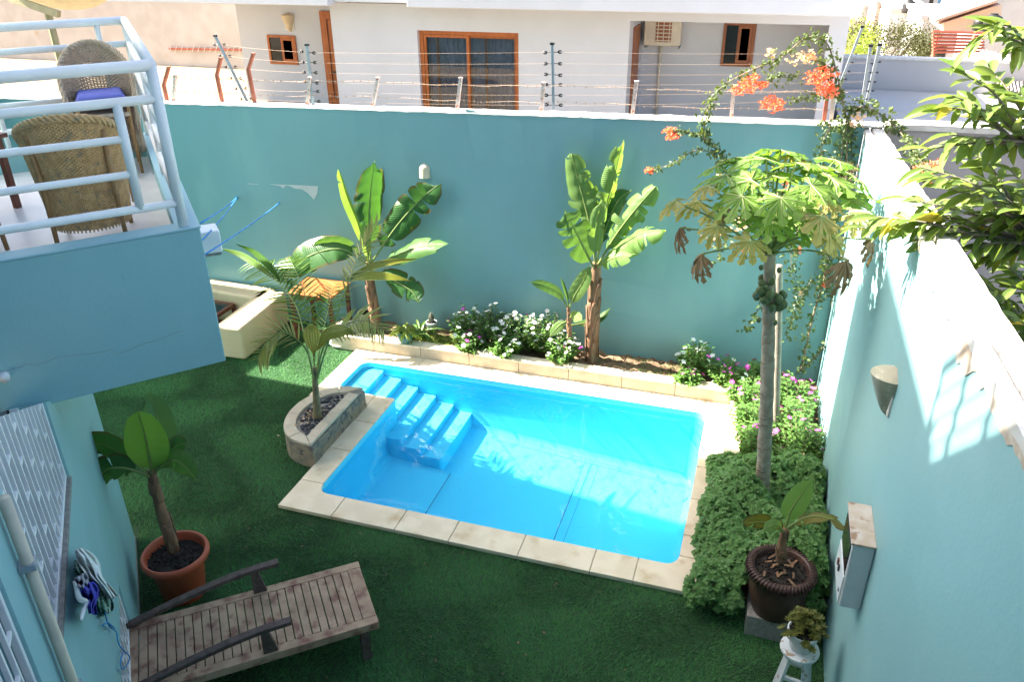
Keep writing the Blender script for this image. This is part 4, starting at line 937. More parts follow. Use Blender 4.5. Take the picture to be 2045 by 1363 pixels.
dp_ = pot('brown_pot', (.52,5.10,.16), prof, m_bpot, 'dark brown glazed pot with a rope-edged rim among the herbs', n=48, soilr=.2, soilz=.385)
m = MB()
for i in range(56):
    q = 2*math.pi*i/56; d = Vector((math.cos(q),math.sin(q),0)); tn = Vector((-math.sin(q),math.cos(q),0)); c = Vector((.52,5.10,.16+.41))+d*.232
    pts = [c+d*.03-Vector((0,0,.03))+tn*-.012, c+d*.029+Vector((0,0,.008))+tn*-.003, c+d*.0+Vector((0,0,.03))+tn*.008, c-d*.02+Vector((0,0,.024))+tn*.014]
    m.tube(pts,.0075,5)
tag(m.build('rope_rim', m_bpot, dp_, smooth=True), kind='stuff')
m = MB()
for i in range(16):
    q = R.uniform(0,6.28); rr = R.uniform(.03,.17); p = Vector((.52+rr*math.cos(q),5.1+rr*math.sin(q),.565)); a = R.uniform(0,6.28); s = R.uniform(.02,.045)
    m.obox(p, Vector((math.cos(a),math.sin(a),R.uniform(-.2,.2)))*s, Vector((-math.sin(a),math.cos(a),0))*.008, Vector((0,0,.003)))
tag(m.build('bark_chips', m_bark, dp_), kind='stuff')
lg = thing('stone_ledge', (.5,5.05,.1), 'grey stone slab under the dark brown pot', 'slab')
m = MB(); m.box((.32,4.95,-.05),(.86,5.26,.158)); m.build('slab', m_joint, lg, bevel=.01)
pot('white_flowerpot', (-3.98,8.86,.17), [(.03,0),(.05,0),(.055,.005),(.068,.11),(.075,.115),(.075,.135),(.068,.135),(.062,.115)], m_whitepl, 'small white pot holding a cactus at the back wall', soilr=.06, soilz=.118)
pot('green_pot', (-4.18,8.44,.176), [(.03,0),(.06,0),(.085,.04),(.098,.09),(.09,.135),(.08,.15),(.084,.16),(.076,.16),(.07,.14)], m_greenpot, 'green glazed pot with a lime plant on the bed border', soilr=.07, soilz=.14)
pot('black_bowl', (-5.02,8.98,GZ), [(.05,0),(.12,.0),(.16,.1),(.168,.11),(.16,.115),(.15,.1)], m_black, 'black plastic bowl on the ground beside the orange table', soilr=.14, soilz=.08)
pot('white_dish', (-5.18,8.52,GZ+.01), [(.0,0),(.1,.0),(.15,.035),(.155,.04),(.148,.042),(.1,.012),(0,.01)], m_whitepl, 'white plastic dish lying at the left end of the bed border')
pot('grey_planter', (-4.94,8.86,.1), [(.05,0),(.09,0),(.11,.2),(.12,.205),(.12,.225),(.108,.225),(.1,.2)], m_ctile, 'grey planter half hidden behind the left banana stem', soilr=.1, soilz=.19)
m = MB(); m.prism([(-5.4,8.55),(-4.98,8.5),(-4.95,8.98),(-5.3,9.03)], SOILZ-.02, SOILZ+.03); o = m.build('flagstone', m_lilac, None, bevel=.01); tag(o,'grey flagstone at the left end of the planting bed','stone')
# cactus
cx = thing('cactus', (-3.98,8.86,.29), 'small ribbed grey cactus in the white pot', 'cactus')
m = MB(); rows = []
for i in range(9):
    f = i/8; rr = .034*math.sin(math.pi*(.18+.8*f))**.6; rows.append([(-3.98+rr*(1+.14*math.cos(q*10))*math.cos(q),8.86+rr*(1+.14*math.cos(q*10))*math.sin(q),.288+.145*f) for q in np.linspace(0,2*math.pi,61)])
m.grid(rows); m.build('stem', m_cactus, cx, smooth=True)
m = MB()
for i in range(140):
    q = 2*math.pi*R.randrange(10)/10; f = R.uniform(.1,1); rr = .038*math.sin(math.pi*(.18+.8*f))**.6; p = Vector((-3.98+rr*math.cos(q),8.86+rr*math.sin(q),.288+.145*f)); d = Vector((math.cos(q),math.sin(q),R.uniform(0,1)))*.012; s = Vector((.0007,0,.0007)); m.add([p-s,p+s,p+d],[(0,1,2)])
tag(m.build('spines', m_far, cx), kind='stuff')
# stool with the succulent
stl = thing('stool', (.66,4.36,GZ), 'worn white wooden stool under a succulent at the right wall', 'stool')
m = MB(); m.lathe([(0,.57),(.118,.57),(.128,.575),(.132,.588),(.128,.6),(.0,.602)], (.66,4.36,GZ), 32); m.build('seat', m_stool, stl, smooth=False, bevel=.002)
tops = []
for q in (35,125,215,305):
    d = Vector((math.cos(math.radians(q)),math.sin(math.radians(q)),0)); a = Vector((.66,4.36,GZ+.569))+d*.075; b = Vector((.66,4.36,GZ))+d*.17; tops.append((a,b))
    sd_ = Vector((-d.y,d.x,0)); m = MB(); m.obox((a+b)/2, sd_*.021, d*.014, (a-b)/2); m.build('leg', m_stool, stl, bevel=.003)
for f in (.3,.62):
    for i in range(4):
        p = tops[i][1].lerp(tops[i][0],f); q = tops[(i+1)%4][1].lerp(tops[(i+1)%4][0],f); d = (q-p).normalized(); p += d*.016; q -= d*.016
        m = MB(); m.obox((p+q)/2,(q-p)/2,d.cross(Vector((0,0,1)))*.008,Vector((0,0,.014))); m.build('stretcher', m_stool, stl)
pot('white_flowerpot', (.665,4.37,GZ+.603), [(.03,0),(.072,0),(.078,.006),(.098,.13),(.108,.135),(.108,.155),(.1,.157),(.092,.14)], m_whitepl, 'white plastic flowerpot with a succulent on the stool', soilr=.093, soilz=.14)
# meter box
mbx = thing('meter_box', (XR,4.28,1.4), 'grey electric meter box with a stained top on the right wall', 'meter box')
def mb_(name,y0,y1,z0,z1,x0,x1,mm,bev=.006): m = MB(); m.box((XR-x1,y0,z0),(XR-x0,y1,z1)); return m.build(name,mm,mbx,bevel=bev)
mb_('box',4.13,4.52,1.20,1.70,.001,.13,m_box,.012); mb_('top_plate',4.12,4.53,1.701,1.716,.001,.142,m_rusttop,.003)
mb_('door_panel',4.145,4.505,1.215,1.43,.1305,.139,m_whitepl,.004); mb_('meter_window',4.16,4.49,1.46,1.66,.1305,.137,m_dark,.003)
mb_('label_strip',4.15,4.35,1.44,1.452,.1305,.134,m_black,0); mb_('breaker',4.30,4.33,1.33,1.37,.1395,.15,m_black,.002); mb_('breaker',4.36,4.39,1.33,1.37,.1395,.15,m_redw,.002); mb_('hinge_lock',4.17,4.19,1.28,1.31,.1395,.146,m_steel,.002)
# ------------------------------------------------------------------ clothes on the house wall
def hwp(x, y, o):                      # point o metres in front of the house wall, from a spot in the photograph
    u = x/2.3375; v = 780+y/2.3375; d = F_ + (u-1022.5)/FPX*R_ + (v-681.5)/FPX*D_
    return Vector((0,0,CAMH))+d*(((HA+HN*o)-Vector((0,0,CAMH))*0).dot(HN)/d.dot(HN))
def drape(name, rows_, mm, label, o0=.03, puff=.05, seed=1):
    rr = random.Random(seed); n = 14; rows = []; N2 = len(rows_)
    A_ = spline([Vector((*a,0)) for a,b in rows_], 14); B_ = spline([Vector((*b,0)) for a,b in rows_], 14)
    for i in range(14):
        ph = rr.uniform(0,.8)
        rows.append([hwp(*(A_[i].lerp(B_[i],j/n))[:2], o0+puff*math.sin(math.pi*j/n)*(.7+.3*math.sin(i*.9))+.016*math.sin(j*1.5+i*.45+ph)+.012*math.sin(j*.7-i*.8)) for j in range(n+1)])
    m = MB(); m.grid(rows); o = m.build(name, mm, None, smooth=True)
    so = o.modifiers.new('thick','SOLIDIFY'); so.thickness = .005; ss = o.modifiers.new('sub','SUBSURF'); ss.levels = ss.render_levels = 1
    return tag(o, label, 'cloth', 'cloths hanging on the house wall')
def checkmat():
    m = mat('green_check_cloth',(.62,.66,.62),rough=.95); nt = m.node_tree; N = nt.nodes; L = nt.links; p = N['Principled BSDF']
    tc = N.new('ShaderNodeTexCoord'); mp = N.new('ShaderNodeMapping'); mp.inputs['Rotation'].default_value = (0,0,.83); L.new(tc.outputs['Object'],mp.inputs[0])
    sep = N.new('ShaderNodeSeparateXYZ'); L.new(mp.outputs[0],sep.inputs[0]); outs = []
    for k,sc in ((0,190),(2,190)):
        a = N.new('ShaderNodeMath'); a.operation='MULTIPLY'; a.inputs[1].default_value = sc; L.new(sep.outputs[k],a.inputs[0]); b = N.new('ShaderNodeMath'); b.operation='SINE'; L.new(a.outputs[0],b.inputs[0]); c = N.new('ShaderNodeMath'); c.operation='GREATER_THAN'; c.inputs[1].default_value = .15; L.new(b.outputs[0],c.inputs[0]); outs.append(c)
    mx = N.new('ShaderNodeMath'); mx.operation='MAXIMUM'; L.new(outs[0].outputs[0],mx.inputs[0]); L.new(outs[1].outputs[0],mx.inputs[1])
    x = N.new('ShaderNodeMix'); x.data_type='RGBA'; x.inputs[6].default_value = (.66,.70,.66,1); x.inputs[7].default_value = (.08,.26,.19,1); L.new(mx.outputs[0],x.inputs[0]); L.new(x.outputs[2],p.inputs['Base Color']); return m
m_check = checkmat()
drape('cloth', [((348,790),(388,800)),((345,850),(405,850)),((415,890),(470,885)),((438,960),(505,930)),((455,1020),(530,1000)),((482,1058),(526,1030))], m_check, 'green checked cloth hanging below the white towel', .02, .04, 2)
drape('cloth', [((345,748),(385,735)),((362,795),(442,768)),((392,845),(470,815)),((428,885),(478,868)),((468,925),(512,912)),((508,988),(552,962))], m_cloth, 'white towel draped highest among the hanging cloths', .07, .05, 3)
drape('cloth', [((343,880),(402,848)),((348,902),(418,878)),((362,922),(420,902)),((380,935),(415,925))], m_greyg, 'crumpled grey cloth over the blue one', .09, .04, 4)
drape('cloth', [((366,925),(438,888)),((385,962),(467,922)),((405,988),(464,962)),((408,1022),(445,1002)),((412,1042),(452,1052))], m_blueg, 'deep blue cloth hanging lowest, beside the white hanger', .08, .05, 5)
m = MB(); m.tube(spline([hwp(346,895,.1),hwp(358,930,.1),hwp(372,975,.1),hwp(402,992,.1),hwp(388,1035,.1),hwp(380,1074,.1)],20), [.006+.008*math.sin(math.pi*i/19) for i in range(20)], 8)
tag(m.build('clothes_hanger', m_whitepl, None, smooth=True), 'white plastic hanger hooked beside the blue cloth', 'hanger')
m = MB(); m.tube(spline([hwp(492,1040,.05),hwp(498,1075,.03),hwp(512,1105,.02),hwp(542,1130,.03),hwp(552,1180,.02),hwp(575,1215,.03),hwp(604,1245,.02),hwp(598,1275,.03),hwp(572,1305,.02),hwp(562,1270,.03),hwp(575,1225,.03)],60),.0045,5)
m.tube(spline([hwp(478,1100,.03),hwp(500,1085,.04),hwp(520,1100,.03),hwp(536,1112,.03),hwp(515,1095,.04)],20),.0045,5)
tag(m.build('rope', m_rope, None, smooth=True), 'frayed blue cord dangling under the hanging cloths', 'rope')
# clotheslines from the side face of the balcony to the back wall
BN = -BI
def sidep(u, v, o):
    d = F_ + (u-1022.5)/FPX*R_ + (v-681.5)/FPX*D_
    return Vector((0,0,CAMH))+d*((BC.dot(BN)+o)/d.dot(BN))
wc_ = sidep(411,478,.10)
for (u,v,c,lab) in ((473,394,(401,446),'upper blue clothesline reaching the back wall'),(473,396,(402,482),'middle blue clothesline meeting the upper one at the back wall'),(557,406,(409,509),'lower blue clothesline hooked to the back wall')):
    p = at(u,v,YB-.005); q = sidep(*c,.004)
    m = MB(); m.tube([p.lerp(q,i/8)-Vector((0,0,.015*math.sin(math.pi*i/8))) for i in range(9)], .006, 5); m.tube([p+Vector((0,.004,0)),p-Vector((0,.02,0))], .012, 6)
    tag(m.build('clothesline', m_rope, None, smooth=True), lab, 'clothesline', 'blue clotheslines')
wbx = thing('junction_box', tuple(wc_), 'pale blue box fixed on the far side face of the balcony', 'box')
m = MB(); m.obox(wc_, BL*.10, BN*.098, Vector((0,0,.085))); m.build('box', m_rail, wbx, bevel=.012)
m = MB(); m.obox(wc_+Vector((0,0,-.098)), BL*.08, BN*.085, Vector((0,0,.012))); m.build('box_base', m_joint, wbx)
# ------------------------------------------------------------------ wicker chairs
def wicker(loc, rz, wm, label, tall=.9, tilt=.1, ws=.82):
    t = thing('wicker_chair', (0,0,0), label, 'chair', 'wicker tub chairs on the balcony')
    def surf(th, f):                   # th: angle round the back (0 = middle of the back), f: height 0..1
        a = abs(th); k = 1-math.cos(min(a,1.95)/1.95*math.pi/2)**.85
        top = tall*(1-k)+.56*k
        z = .10+(top-.10)*f
        rx = .275+.075*f**1.2; ry = .27+.05*f
        x = rx*math.sin(th); y = ry*math.cos(th)-.02
        y += tilt*max(0,f-.35)*math.cos(th)*1.2
        return Vector((x,y,z))
    TH = 2.05; nr = 66; ncol = 40
    m = MB()
    for i in range(nr):
        f = .03+.95*i/(nr-1); pts = []
        for j in range(ncol*2+1):
            th = -TH+2*TH*j/(ncol*2); p = surf(th, f); o = .0065*math.cos(math.pi*(j+i)); d = Vector((math.sin(th),math.cos(th),0)); pts.append(p+d*o)
        m.tube(pts, .0074, 4, caps=False)
    tag(m.build('woven_shell', wm, t, local=True), kind='stuff')
    m = MB()
    for j in range(ncol+1):
        th = -TH+2*TH*j/ncol; m.tube([surf(th,f) for f in np.linspace(.0,1,8)], .006, 4, caps=False)
    tag(m.build('upright_canes', wm, t, local=True), kind='stuff')
    rim = [surf(-TH+2*TH*j/60,1.0) for j in range(61)]
    for s in (0,60):
        e = rim[s]; 
    fl = lambda p,s: [p+Vector((0,-.03,-.03)), p+Vector((s*.0,-.045,-.10)), p+Vector((0,-.03,-.22)), p+Vector((0,0,-.40))]
    rim = fl(rim[0],-1)[::-1]+rim+fl(rim[-1],1); rim = spline(rim, 150)
    m = MB()
    for s in range(3):
        pts = []
        for i,p in enumerate(rim):
            tg = (rim[min(i+1,149)]-rim[max(i-1,0)]).normalized(); a = tg.cross(Vector((0,.3,1))).normalized(); b = tg.cross(a); q = i*.55+s*2.094
            pts.append(p+(a*math.cos(q)+b*math.sin(q))*.014)
        m.tube(pts, .0135, 6)
    m.build('braided_rim', wm, t, local=True, smooth=True)
    m = MB(); rows = []
    for i in range(7):
        f = i/6; rows.append([Vector((-.25+.5*j/8, -.30+.52*f, .40-.012*math.sin(math.pi*f))) for j in range(9)])
    rows = [[p+Vector((0,0,.06)) for p in r] for r in rows]; m.grid(rows); st = m.build('seat', wm, t, local=True, smooth=True); so = st.modifiers.new('thick','SOLIDIFY'); so.thickness = .03
    for sx_,sy in ((-1,-.27),(1,-.27),(-1,.23),(1,.23)):
        m = MB(); m.tube([Vector((sx_*.24,sy*1.08,0)),Vector((sx_*.235,sy,.42)),Vector((sx_*.25,sy*1.1,.60 if sy<0 else .72))], [.017,.02,.017], 10); m.build('leg', m_chleg, t, local=True, smooth=True)
    t.location = loc; t.rotation_euler = (0,0,rz); t.scale = (ws,ws,1)
    return t
# far chair faces the camera, near chair turns its back to it
wicker((-5.14,5.30,FLZ), math.radians(44), m_wick2, 'grey wicker tub chair facing the camera at the far end of the balcony', .97, ws=.74)
wicker((-4.08,3.90,FLZ), math.radians(218), m_wick, 'brown wicker tub chair with its back to the camera by the railing', .82)
wicker((-4.75,3.45,FLZ), math.radians(150), m_wick2, 'wicker chair cut off by the left edge of the picture', .88)
def cushion(loc, rz, label):
    t = thing('seat_cushion', loc, label, 'cushion'); m = MB(); P = []
    for i in range(13):
        P.append([Vector((-.18+.36*i/12,-.2+.38*j/12,.045+.035*min(1,4*math.sin(math.pi*i/12))*min(1,4*math.sin(math.pi*j/12)))) for j in range(13)])
    m.grid(P); o = m.build('cover', m_blue, t, local=True, smooth=True); so = o.modifiers.new('thick','SOLIDIFY'); so.thickness = .07
    t.rotation_euler = (0,0,rz)
cushion((-5.14,5.30,FLZ+.55), math.radians(44), 'periwinkle blue seat cushion on the far wicker chair')
cushion((-4.75,3.45,FLZ+.42), math.radians(150), 'periwinkle blue seat cushion on the cut-off chair at the left edge')
bt = thing('balcony_table', (-5.3,4.1,FLZ), 'small red-brown table beside the wicker chairs', 'table')
m = MB(); m.box((-5.6,3.9,FLZ+.5),(-5.05,4.3,FLZ+.53)); m.build('top', m_redw, bt, bevel=.004)
for x in (-5.57,-5.12):
    for y in (3.93,4.23): m = MB(); m.box((x,y,FLZ),(x+.04,y+.04,FLZ+.499)); m.build('leg', m_redw, bt)
# ------------------------------------------------------------------ plants
CAMP = Vector((0,0,CAMH))
def banana_leaf(name, pts, half, mm, par, roll=0, fold=.25, droop=.5, tears=6, pet=.18, seed=0, ridged=True, tip=.75):
    rr = random.Random(seed); n = 30
    sp = spline(pts, n); L = 0
    W = []
    for i in range(n):
        t = i/(n-1)
        if t < pet: W.append(.012)
        else:
            q = (t-pet)/(1-pet); W.append(max(.012, half*(math.sin(math.pi*min(1,q**.75*.93+.04)))**.55*(1 if q<tip else (1-((q-tip)/(1-tip))**2*.9))))
    fr = []
    for i in range(n):
        T = (sp[min(i+1,n-1)]-sp[max(i-1,0)]).normalized(); V = (CAMP-sp[i]).normalized()
        S = T.cross(V).normalized(); N_ = S.cross(T)
        c,s = math.cos(roll),math.sin(roll); fr.append((T, S*c+N_*s, N_*c-S*s))
    m = MB(); uv = []; mj = 5
    for side in (-1,1):
        cuts = sorted(set([0,n-1]+[rr.randrange(int(n*pet)+2,n-1) for _ in range(rr.randint(max(0,tears-2),tears+2) if tears else 0)]))
        for a,b in zip(cuts,cuts[1:]):
            f = fold+rr.uniform(-.12,.12)*(tears>0); dr = droop*(1+rr.uniform(-.6,.7)*(tears>0)); skew = rr.uniform(-.02,.02)*(tears>0)
            rows = []
            for i in range(a,b+1):
                T,S,N_ = fr[i]; p = sp[i]; row = [p]; q = p.copy(); edge = 1.0
                if tears and (i==a or i==b) and 0<i<n-1: edge = rr.uniform(.86,.97)
                for j in range(1,mj+1):
                    ang = f-dr*(j/mj)**1.3; st = W[i]*edge/mj
                    q = q+(S*side*math.cos(ang)+N_*math.sin(ang))*st+T*(skew*j/mj+st*.12); 
                    wv = N_*math.sin(i*1.7+j)*W[i]*.025
                    row.append(q+wv)
                rows.append(row)
            base = len(m.v)
            for r0 in rows: m.v.extend([tuple(p) for p in r0])
            for i in range(a,b+1):
                for j in range(mj+1): uv.append((i/(n-1), j/mj))
            w_ = mj+1
            for i in range(len(rows)-1):
                for j in range(mj):
                    A_,B_,C_,D_2 = base+i*w_+j, base+(i+1)*w_+j, base+(i+1)*w_+j+1, base+i*w_+j+1
                    m.f.append((A_,B_,C_,D_2) if side>0 else (D_2,C_,B_,A_)); m.mi.append(0)
    m.uv = uv
    o = m.build(name, mm, par, smooth=True)
    k = MB(); k.tube([p+f_[2]*.002 for p,f_ in zip(sp,fr)], [max(.0035,.013*(1-i/n)**.8)*(half/.15)**.5 for i in range(n)], 6); k.build('midrib', l_rib, o, smooth=True)
    return o
def sheath_stem(par, pts, r0, r1, seed, flaps=9):
    rr = random.Random(seed); sp = spline(pts, 22); m = MB()
    m.tube(sp, [r0+(r1-r0)*(i/21)+rr.uniform(-.006,.006)*(r0/.07) for i in range(22)], 14); st = m.build('stem', m_bark, par, smooth=True)
    for k in range(flaps):
        i = rr.randrange(1,15); q = rr.uniform(0,6.28); P = []; ln = rr.randrange(4,8)
        for j in range(ln):
            p = sp[min(21,i+j)]; rad = (r0+(r1-r0)*(i+j)/21)*1.02+.004+(.022*(j/ln)**3*(r0/.07)); 
            P.append([p+Vector((math.cos(q+w_)*rad, math.sin(q+w_)*rad, 0)) for w_ in np.linspace(-.75*(1-(j/ln)**2),.75*(1-(j/ln)**2),6)])
        m = MB(); m.grid(P); o = m.build('sheath', m_bark, st, smooth=True); so = o.modifiers.new('thick','SOLIDIFY'); so.thickness = .006
    return st
def A(y, *uv): return [at(u,v,y+(k*0)) for k,(u,v) in enumerate(uv)]
def A3(*uvy): return [at(u,v,y) for u,v,y in uvy]
t = thing('banana_plant', (-4.76,8.75,SOILZ), 'left banana plant with broad dark leaves against the teal wall', 'banana plant')
sheath_stem(t, A3((755,676,8.75),(748,620,8.75),(738,560,8.74),(736,525,8.74)), .068, .045, 1)
banana_leaf('leaf', A3((736,528,8.74),(716,450,8.7),(694,395,8.68),(678,343,8.66)), .11, l_ban2, t, roll=.3, fold=1.05, droop=.2, tears=2, seed=3, tip=.9)
banana_leaf('leaf', A3((740,525,8.76),(737,445,8.84),(740,385,8.9),(748,322,8.93)), .215, l_band, t, roll=-.25, fold=.15, droop=.55, tears=4, seed=4, tip=.85)
banana_leaf('leaf', A3((742,525,8.74),(790,455,8.78),(838,400,8.82),(874,370,8.86)), .21, l_band, t, roll=.2, fold=.3, droop=.5, tears=4, seed=5, tip=.85)
banana_leaf('leaf', A3((742,532,8.72),(790,512,8.66),(840,493,8.6),(892,488,8.55)), .165, l_ban, t, roll=.8, fold=.1, droop=.6, tears=3, seed=6)
banana_leaf('leaf', A3((733,520,8.72),(690,492,8.6),(650,490,8.5),(612,503,8.4)), .13, l_ban, t, roll=1.0, fold=.0, droop=.5, tears=3, seed=7)
banana_leaf('leaf', A3((733,528,8.7),(680,498,8.5),(610,515,8.3),(553,562,8.15)), .225, l_band, t, roll=-.5, fold=.1, droop=.5, tears=1, seed=8)
banana_leaf('leaf', A3((742,540,8.72),(785,560,8.62),(822,582,8.56),(836,606,8.5)), .17, l_band, t, roll=-.35, fold=.0, droop=.4, tears=2, seed=9)
banana_leaf('leaf', A3((738,530,8.7),(732,495,8.66),(728,465,8.64),(727,445,8.63)), .075, l_ban2, t, roll=.1, fold=.5, droop=.2, tears=0, seed=10)
t = thing('banana_plant', (-1.78,8.8,SOILZ), 'right banana plant with wind-torn bright leaves and a shaggy brown stem', 'banana plant')
sheath_stem(t, A3((1182,726,8.8),(1183,660,8.8),(1187,590,8.8),(1192,525,8.8)), .082, .06, 2, 14)
banana_leaf('leaf', A3((1190,530,8.8),(1178,450,8.84),(1160,380,8.88),(1141,308,8.9)), .21, l_ban2, t, roll=.35, fold=.3, droop=1.2, tears=12, seed=13, tip=.95)
banana_leaf('leaf', A3((1192,530,8.8),(1203,440,8.84),(1225,360,8.88),(1243,286,8.9)), .16, l_ban2, t, roll=-.5, fold=.0, droop=1.5, tears=14, seed=14, tip=.95)
banana_leaf('leaf', A3((1194,530,8.78),(1230,470,8.74),(1272,415,8.7),(1310,372,8.66)), .19, l_ban2, t, roll=.3, fold=.1, droop=1.4, tears=13, seed=15, tip=.95)
banana_leaf('leaf', A3((1194,532,8.76),(1232,497,8.66),(1278,468,8.56),(1322,460,8.48)), .22, l_ban2, t, roll=.85, fold=.0, droop=.9, tears=7, seed=16, tip=.9)
banana_leaf('leaf', A3((1186,535,8.76),(1165,495,8.7),(1145,455,8.66),(1128,425,8.64)), .2, l_ban, t, roll=-.2, fold=.2, droop=.7, tears=4, seed=17)
banana_leaf('leaf', A3((1189,530,8.76),(1188,480,8.68),(1196,430,8.64),(1203,400,8.62)), .10, l_ban2, t, roll=.2, fold=.6, droop=.8, tears=6, seed=18)
banana_leaf('leaf', A3((1192,520,8.82),(1212,450,8.9),(1235,400,8.94),(1262,380,8.96)), .11, l_band, t, roll=-.1, fold=.0, droop=.6, tears=6, seed=19)
banana_leaf('leaf', A3((1194,535,8.76),(1215,520,8.62),(1240,512,8.52),(1262,512,8.46)), .12, l_ban2, t, roll=.5, fold=.1, droop=.9, tears=5, seed=20)
t = thing('banana_plant', (-2.06,8.7,SOILZ), 'small banana sucker left of the torn banana plant', 'banana plant')
sheath_stem(t, A3((1140,694,8.7),(1137,650,8.7),(1135,612,8.7)), .032, .02, 3, 5)
banana_leaf('leaf', A3((1135,616,8.7),(1113,585,8.66),(1085,570,8.62),(1060,564,8.6)), .075, l_ban, t, roll=.5, fold=.3, droop=.4, tears=0, seed=23)
banana_leaf('leaf', A3((1136,616,8.7),(1148,590,8.66),(1166,560,8.64),(1179,532,8.62)), .10, l_ban2, t, roll=.2, fold=.3, droop=.3, tears=0, seed=24)
banana_leaf('leaf', A3((1136,636,8.7),(1144,632,8.62),(1152,634,8.56),(1162,640,8.5)), .07, l_ban2, t, roll=.1, fold=.1, droop=.4, tears=0, seed=25)
banana_leaf('leaf', A3((1136,640,8.7),(1120,648,8.62),(1108,660,8.56),(1099,672,8.52)), .06, l_ban2, t, roll=-.2, fold=.1, droop=.3, tears=0, seed=26)
banana_leaf('leaf', A3((1140,650,8.74),(1170,645,8.85),(1198,636,8.88),(1218,617,8.9)), .055, l_ban, t, roll=.4, fold=.1, droop=.3, tears=0, seed=27)
banana_leaf('leaf', A3((1136,612,8.7),(1132,590,8.69),(1126,570,8.69),(1121,556,8.69)), .03, l_ban, t, roll=.1, fold=.9, droop=.1, tears=0, seed=28)
t = thing('banana_plant', (-4.28,4.05,.38), 'young banana growing in the terracotta pot with one large bright upright leaf', 'banana plant')
sheath_stem(t, A3((347,1100,4.05),(328,1040,4.06),(312,985,4.08),(302,940,4.1)), .052, .036, 4, 8)
banana_leaf('leaf', A3((303,945,4.08),(297,905,4.0),(288,865,3.95),(276,822,3.92)), .155, l_ban3, t, roll=.15, fold=.25, droop=.35, tears=0, seed=33, pet=.1, tip=.9)
banana_leaf('leaf', A3((305,945,4.12),(318,890,4.2),(315,840,4.25),(297,788,4.28)), .13, l_ban, t, roll=-.5, fold=.3, droop=.4, tears=1, seed=34, pet=.12)
banana_leaf('leaf', A3((300,950,4.08),(258,918,4.02),(208,888,3.97),(163,884,3.93)), .12, l_band, t, roll=.75, fold=.3, droop=.5, tears=1, seed=35)
banana_leaf('leaf', A3((299,952,4.07),(245,935,3.95),(205,945,3.88),(178,1000,3.83)), .115, l_band, t, roll=.3, fold=.1, droop=.5, tears=2, seed=36)
banana_leaf('leaf', A3((306,945,4.12),(330,912,4.22),(350,893,4.28),(368,886,4.32)), .09, l_band, t, roll=-.2, fold=.1, droop=.4, tears=1, seed=37)
banana_leaf('leaf', A3((306,946,4.1),(343,920,4.12),(372,935,4.12),(395,964,4.1)), .10, l_ban, t, roll=-.5, fold=.1, droop=.6, tears=1, seed=38)
t = thing('banana_plant', (.52,5.1,.55), 'small browning banana plant in the dark brown pot', 'banana plant')
sheath_stem(t, A3((1559,1122,5.1),(1562,1088,5.1),(1567,1055,5.1)), .036, .024, 5, 7)
banana_leaf('leaf', A3((1566,1062,5.1),(1578,1025,5.12),(1598,992,5.14),(1621,960,5.15)), .085, l_ban2, t, roll=.1, fold=.2, droop=.3, tears=0, seed=43, pet=.22)
banana_leaf('leaf', A3((1562,1062,5.08),(1542,1046,5.05),(1518,1043,5.02),(1490,1046,5.0)), .065, l_banb, t, roll=.5, fold=.2, droop=.5, tears=3, seed=44)
banana_leaf('leaf', A3((1567,1060,5.1),(1612,1034,5.08),(1655,1036,5.04),(1692,1056,5.0)), .06, l_banb, t, roll=.75, fold=.0, droop=.6, tears=4, seed=45)
banana_leaf('leaf', A3((1564,1062,5.06),(1552,1050,4.98),(1538,1052,4.93),(1525,1060,4.9)), .045, l_ban2, t, roll=.0, fold=.1, droop=.4, tears=0, seed=46)
# ---- palm in the planter
t = thing('palm', (-4.32,6.43,.2), 'young feather palm standing in the pebble planter', 'palm')
m = MB(); m.tube(spline(A3((634,842,6.43),(632,800,6.43),(629,760,6.43),(627,735,6.43)),10), [.062,.05,.043,.038,.035,.032,.03,.028,.026,.024], 12); m.build('trunk', m_palmt, t, smooth=True)
def frond(pts, n, ll, mm, seed, start=.4, fused=0, rr_=.011, spread=1.0):
    rr = random.Random(seed); sp = spline(pts, 40); m = MB()
    k = MB(); k.tube(sp, [max(.0025,rr_*(1-.8*i/39)) for i in range(40)], 6)
    for i in range(n):
        f = start+(1-start)*i/(n-1); x = f*39; a = int(min(38,x)); p = sp[a].lerp(sp[a+1],x-a); T = (sp[a+1]-sp[a]).normalized()
        V = (CAMP-p).normalized(); S0 = T.cross(Vector((0,0,1))); S0 = (S0.normalized()*.6+T.cross(V).normalized()*.7).normalized()
        for s in (-1,1):
            L = 1.25*ll*(.55+.45*math.sin(math.pi*min(1,(f-start)/(1-start)*.85+.12)))*rr.uniform(.85,1.1)
            D = (S0*s*spread*rr.uniform(.7,1)+T*rr.uniform(.65,.95)).normalized(); W = L*.058; q = p; pts_ = [p]
            for j in range(4): D = (D+Vector((0,0,-.10*rr.uniform(.3,1.6)))).normalized(); q = q+D*L/4; pts_.append(q)
            sd = D.cross(Vector((rr.uniform(-.3,.3),rr.uniform(-.3,.3),1))).normalized(); b = len(m.v)
            wj = [.35,1,.9,.6,.05]
            for q,w_ in zip(pts_,wj): m.v += [tuple(q-sd*W*w_), tuple(q+Vector((0,0,-W*.5*w_))), tuple(q+sd*W*w_)]
            for j in range(4):
                for h in (0,1): m.f.append((b+3*j+h,b+3*j+h+1,b+3*j+4+h,b+3*j+3+h)); m.mi.append(0)
    o = m.build('frond', mm, t, smooth=False); k.build('rachis', l_rib, o, smooth=True)
    return o
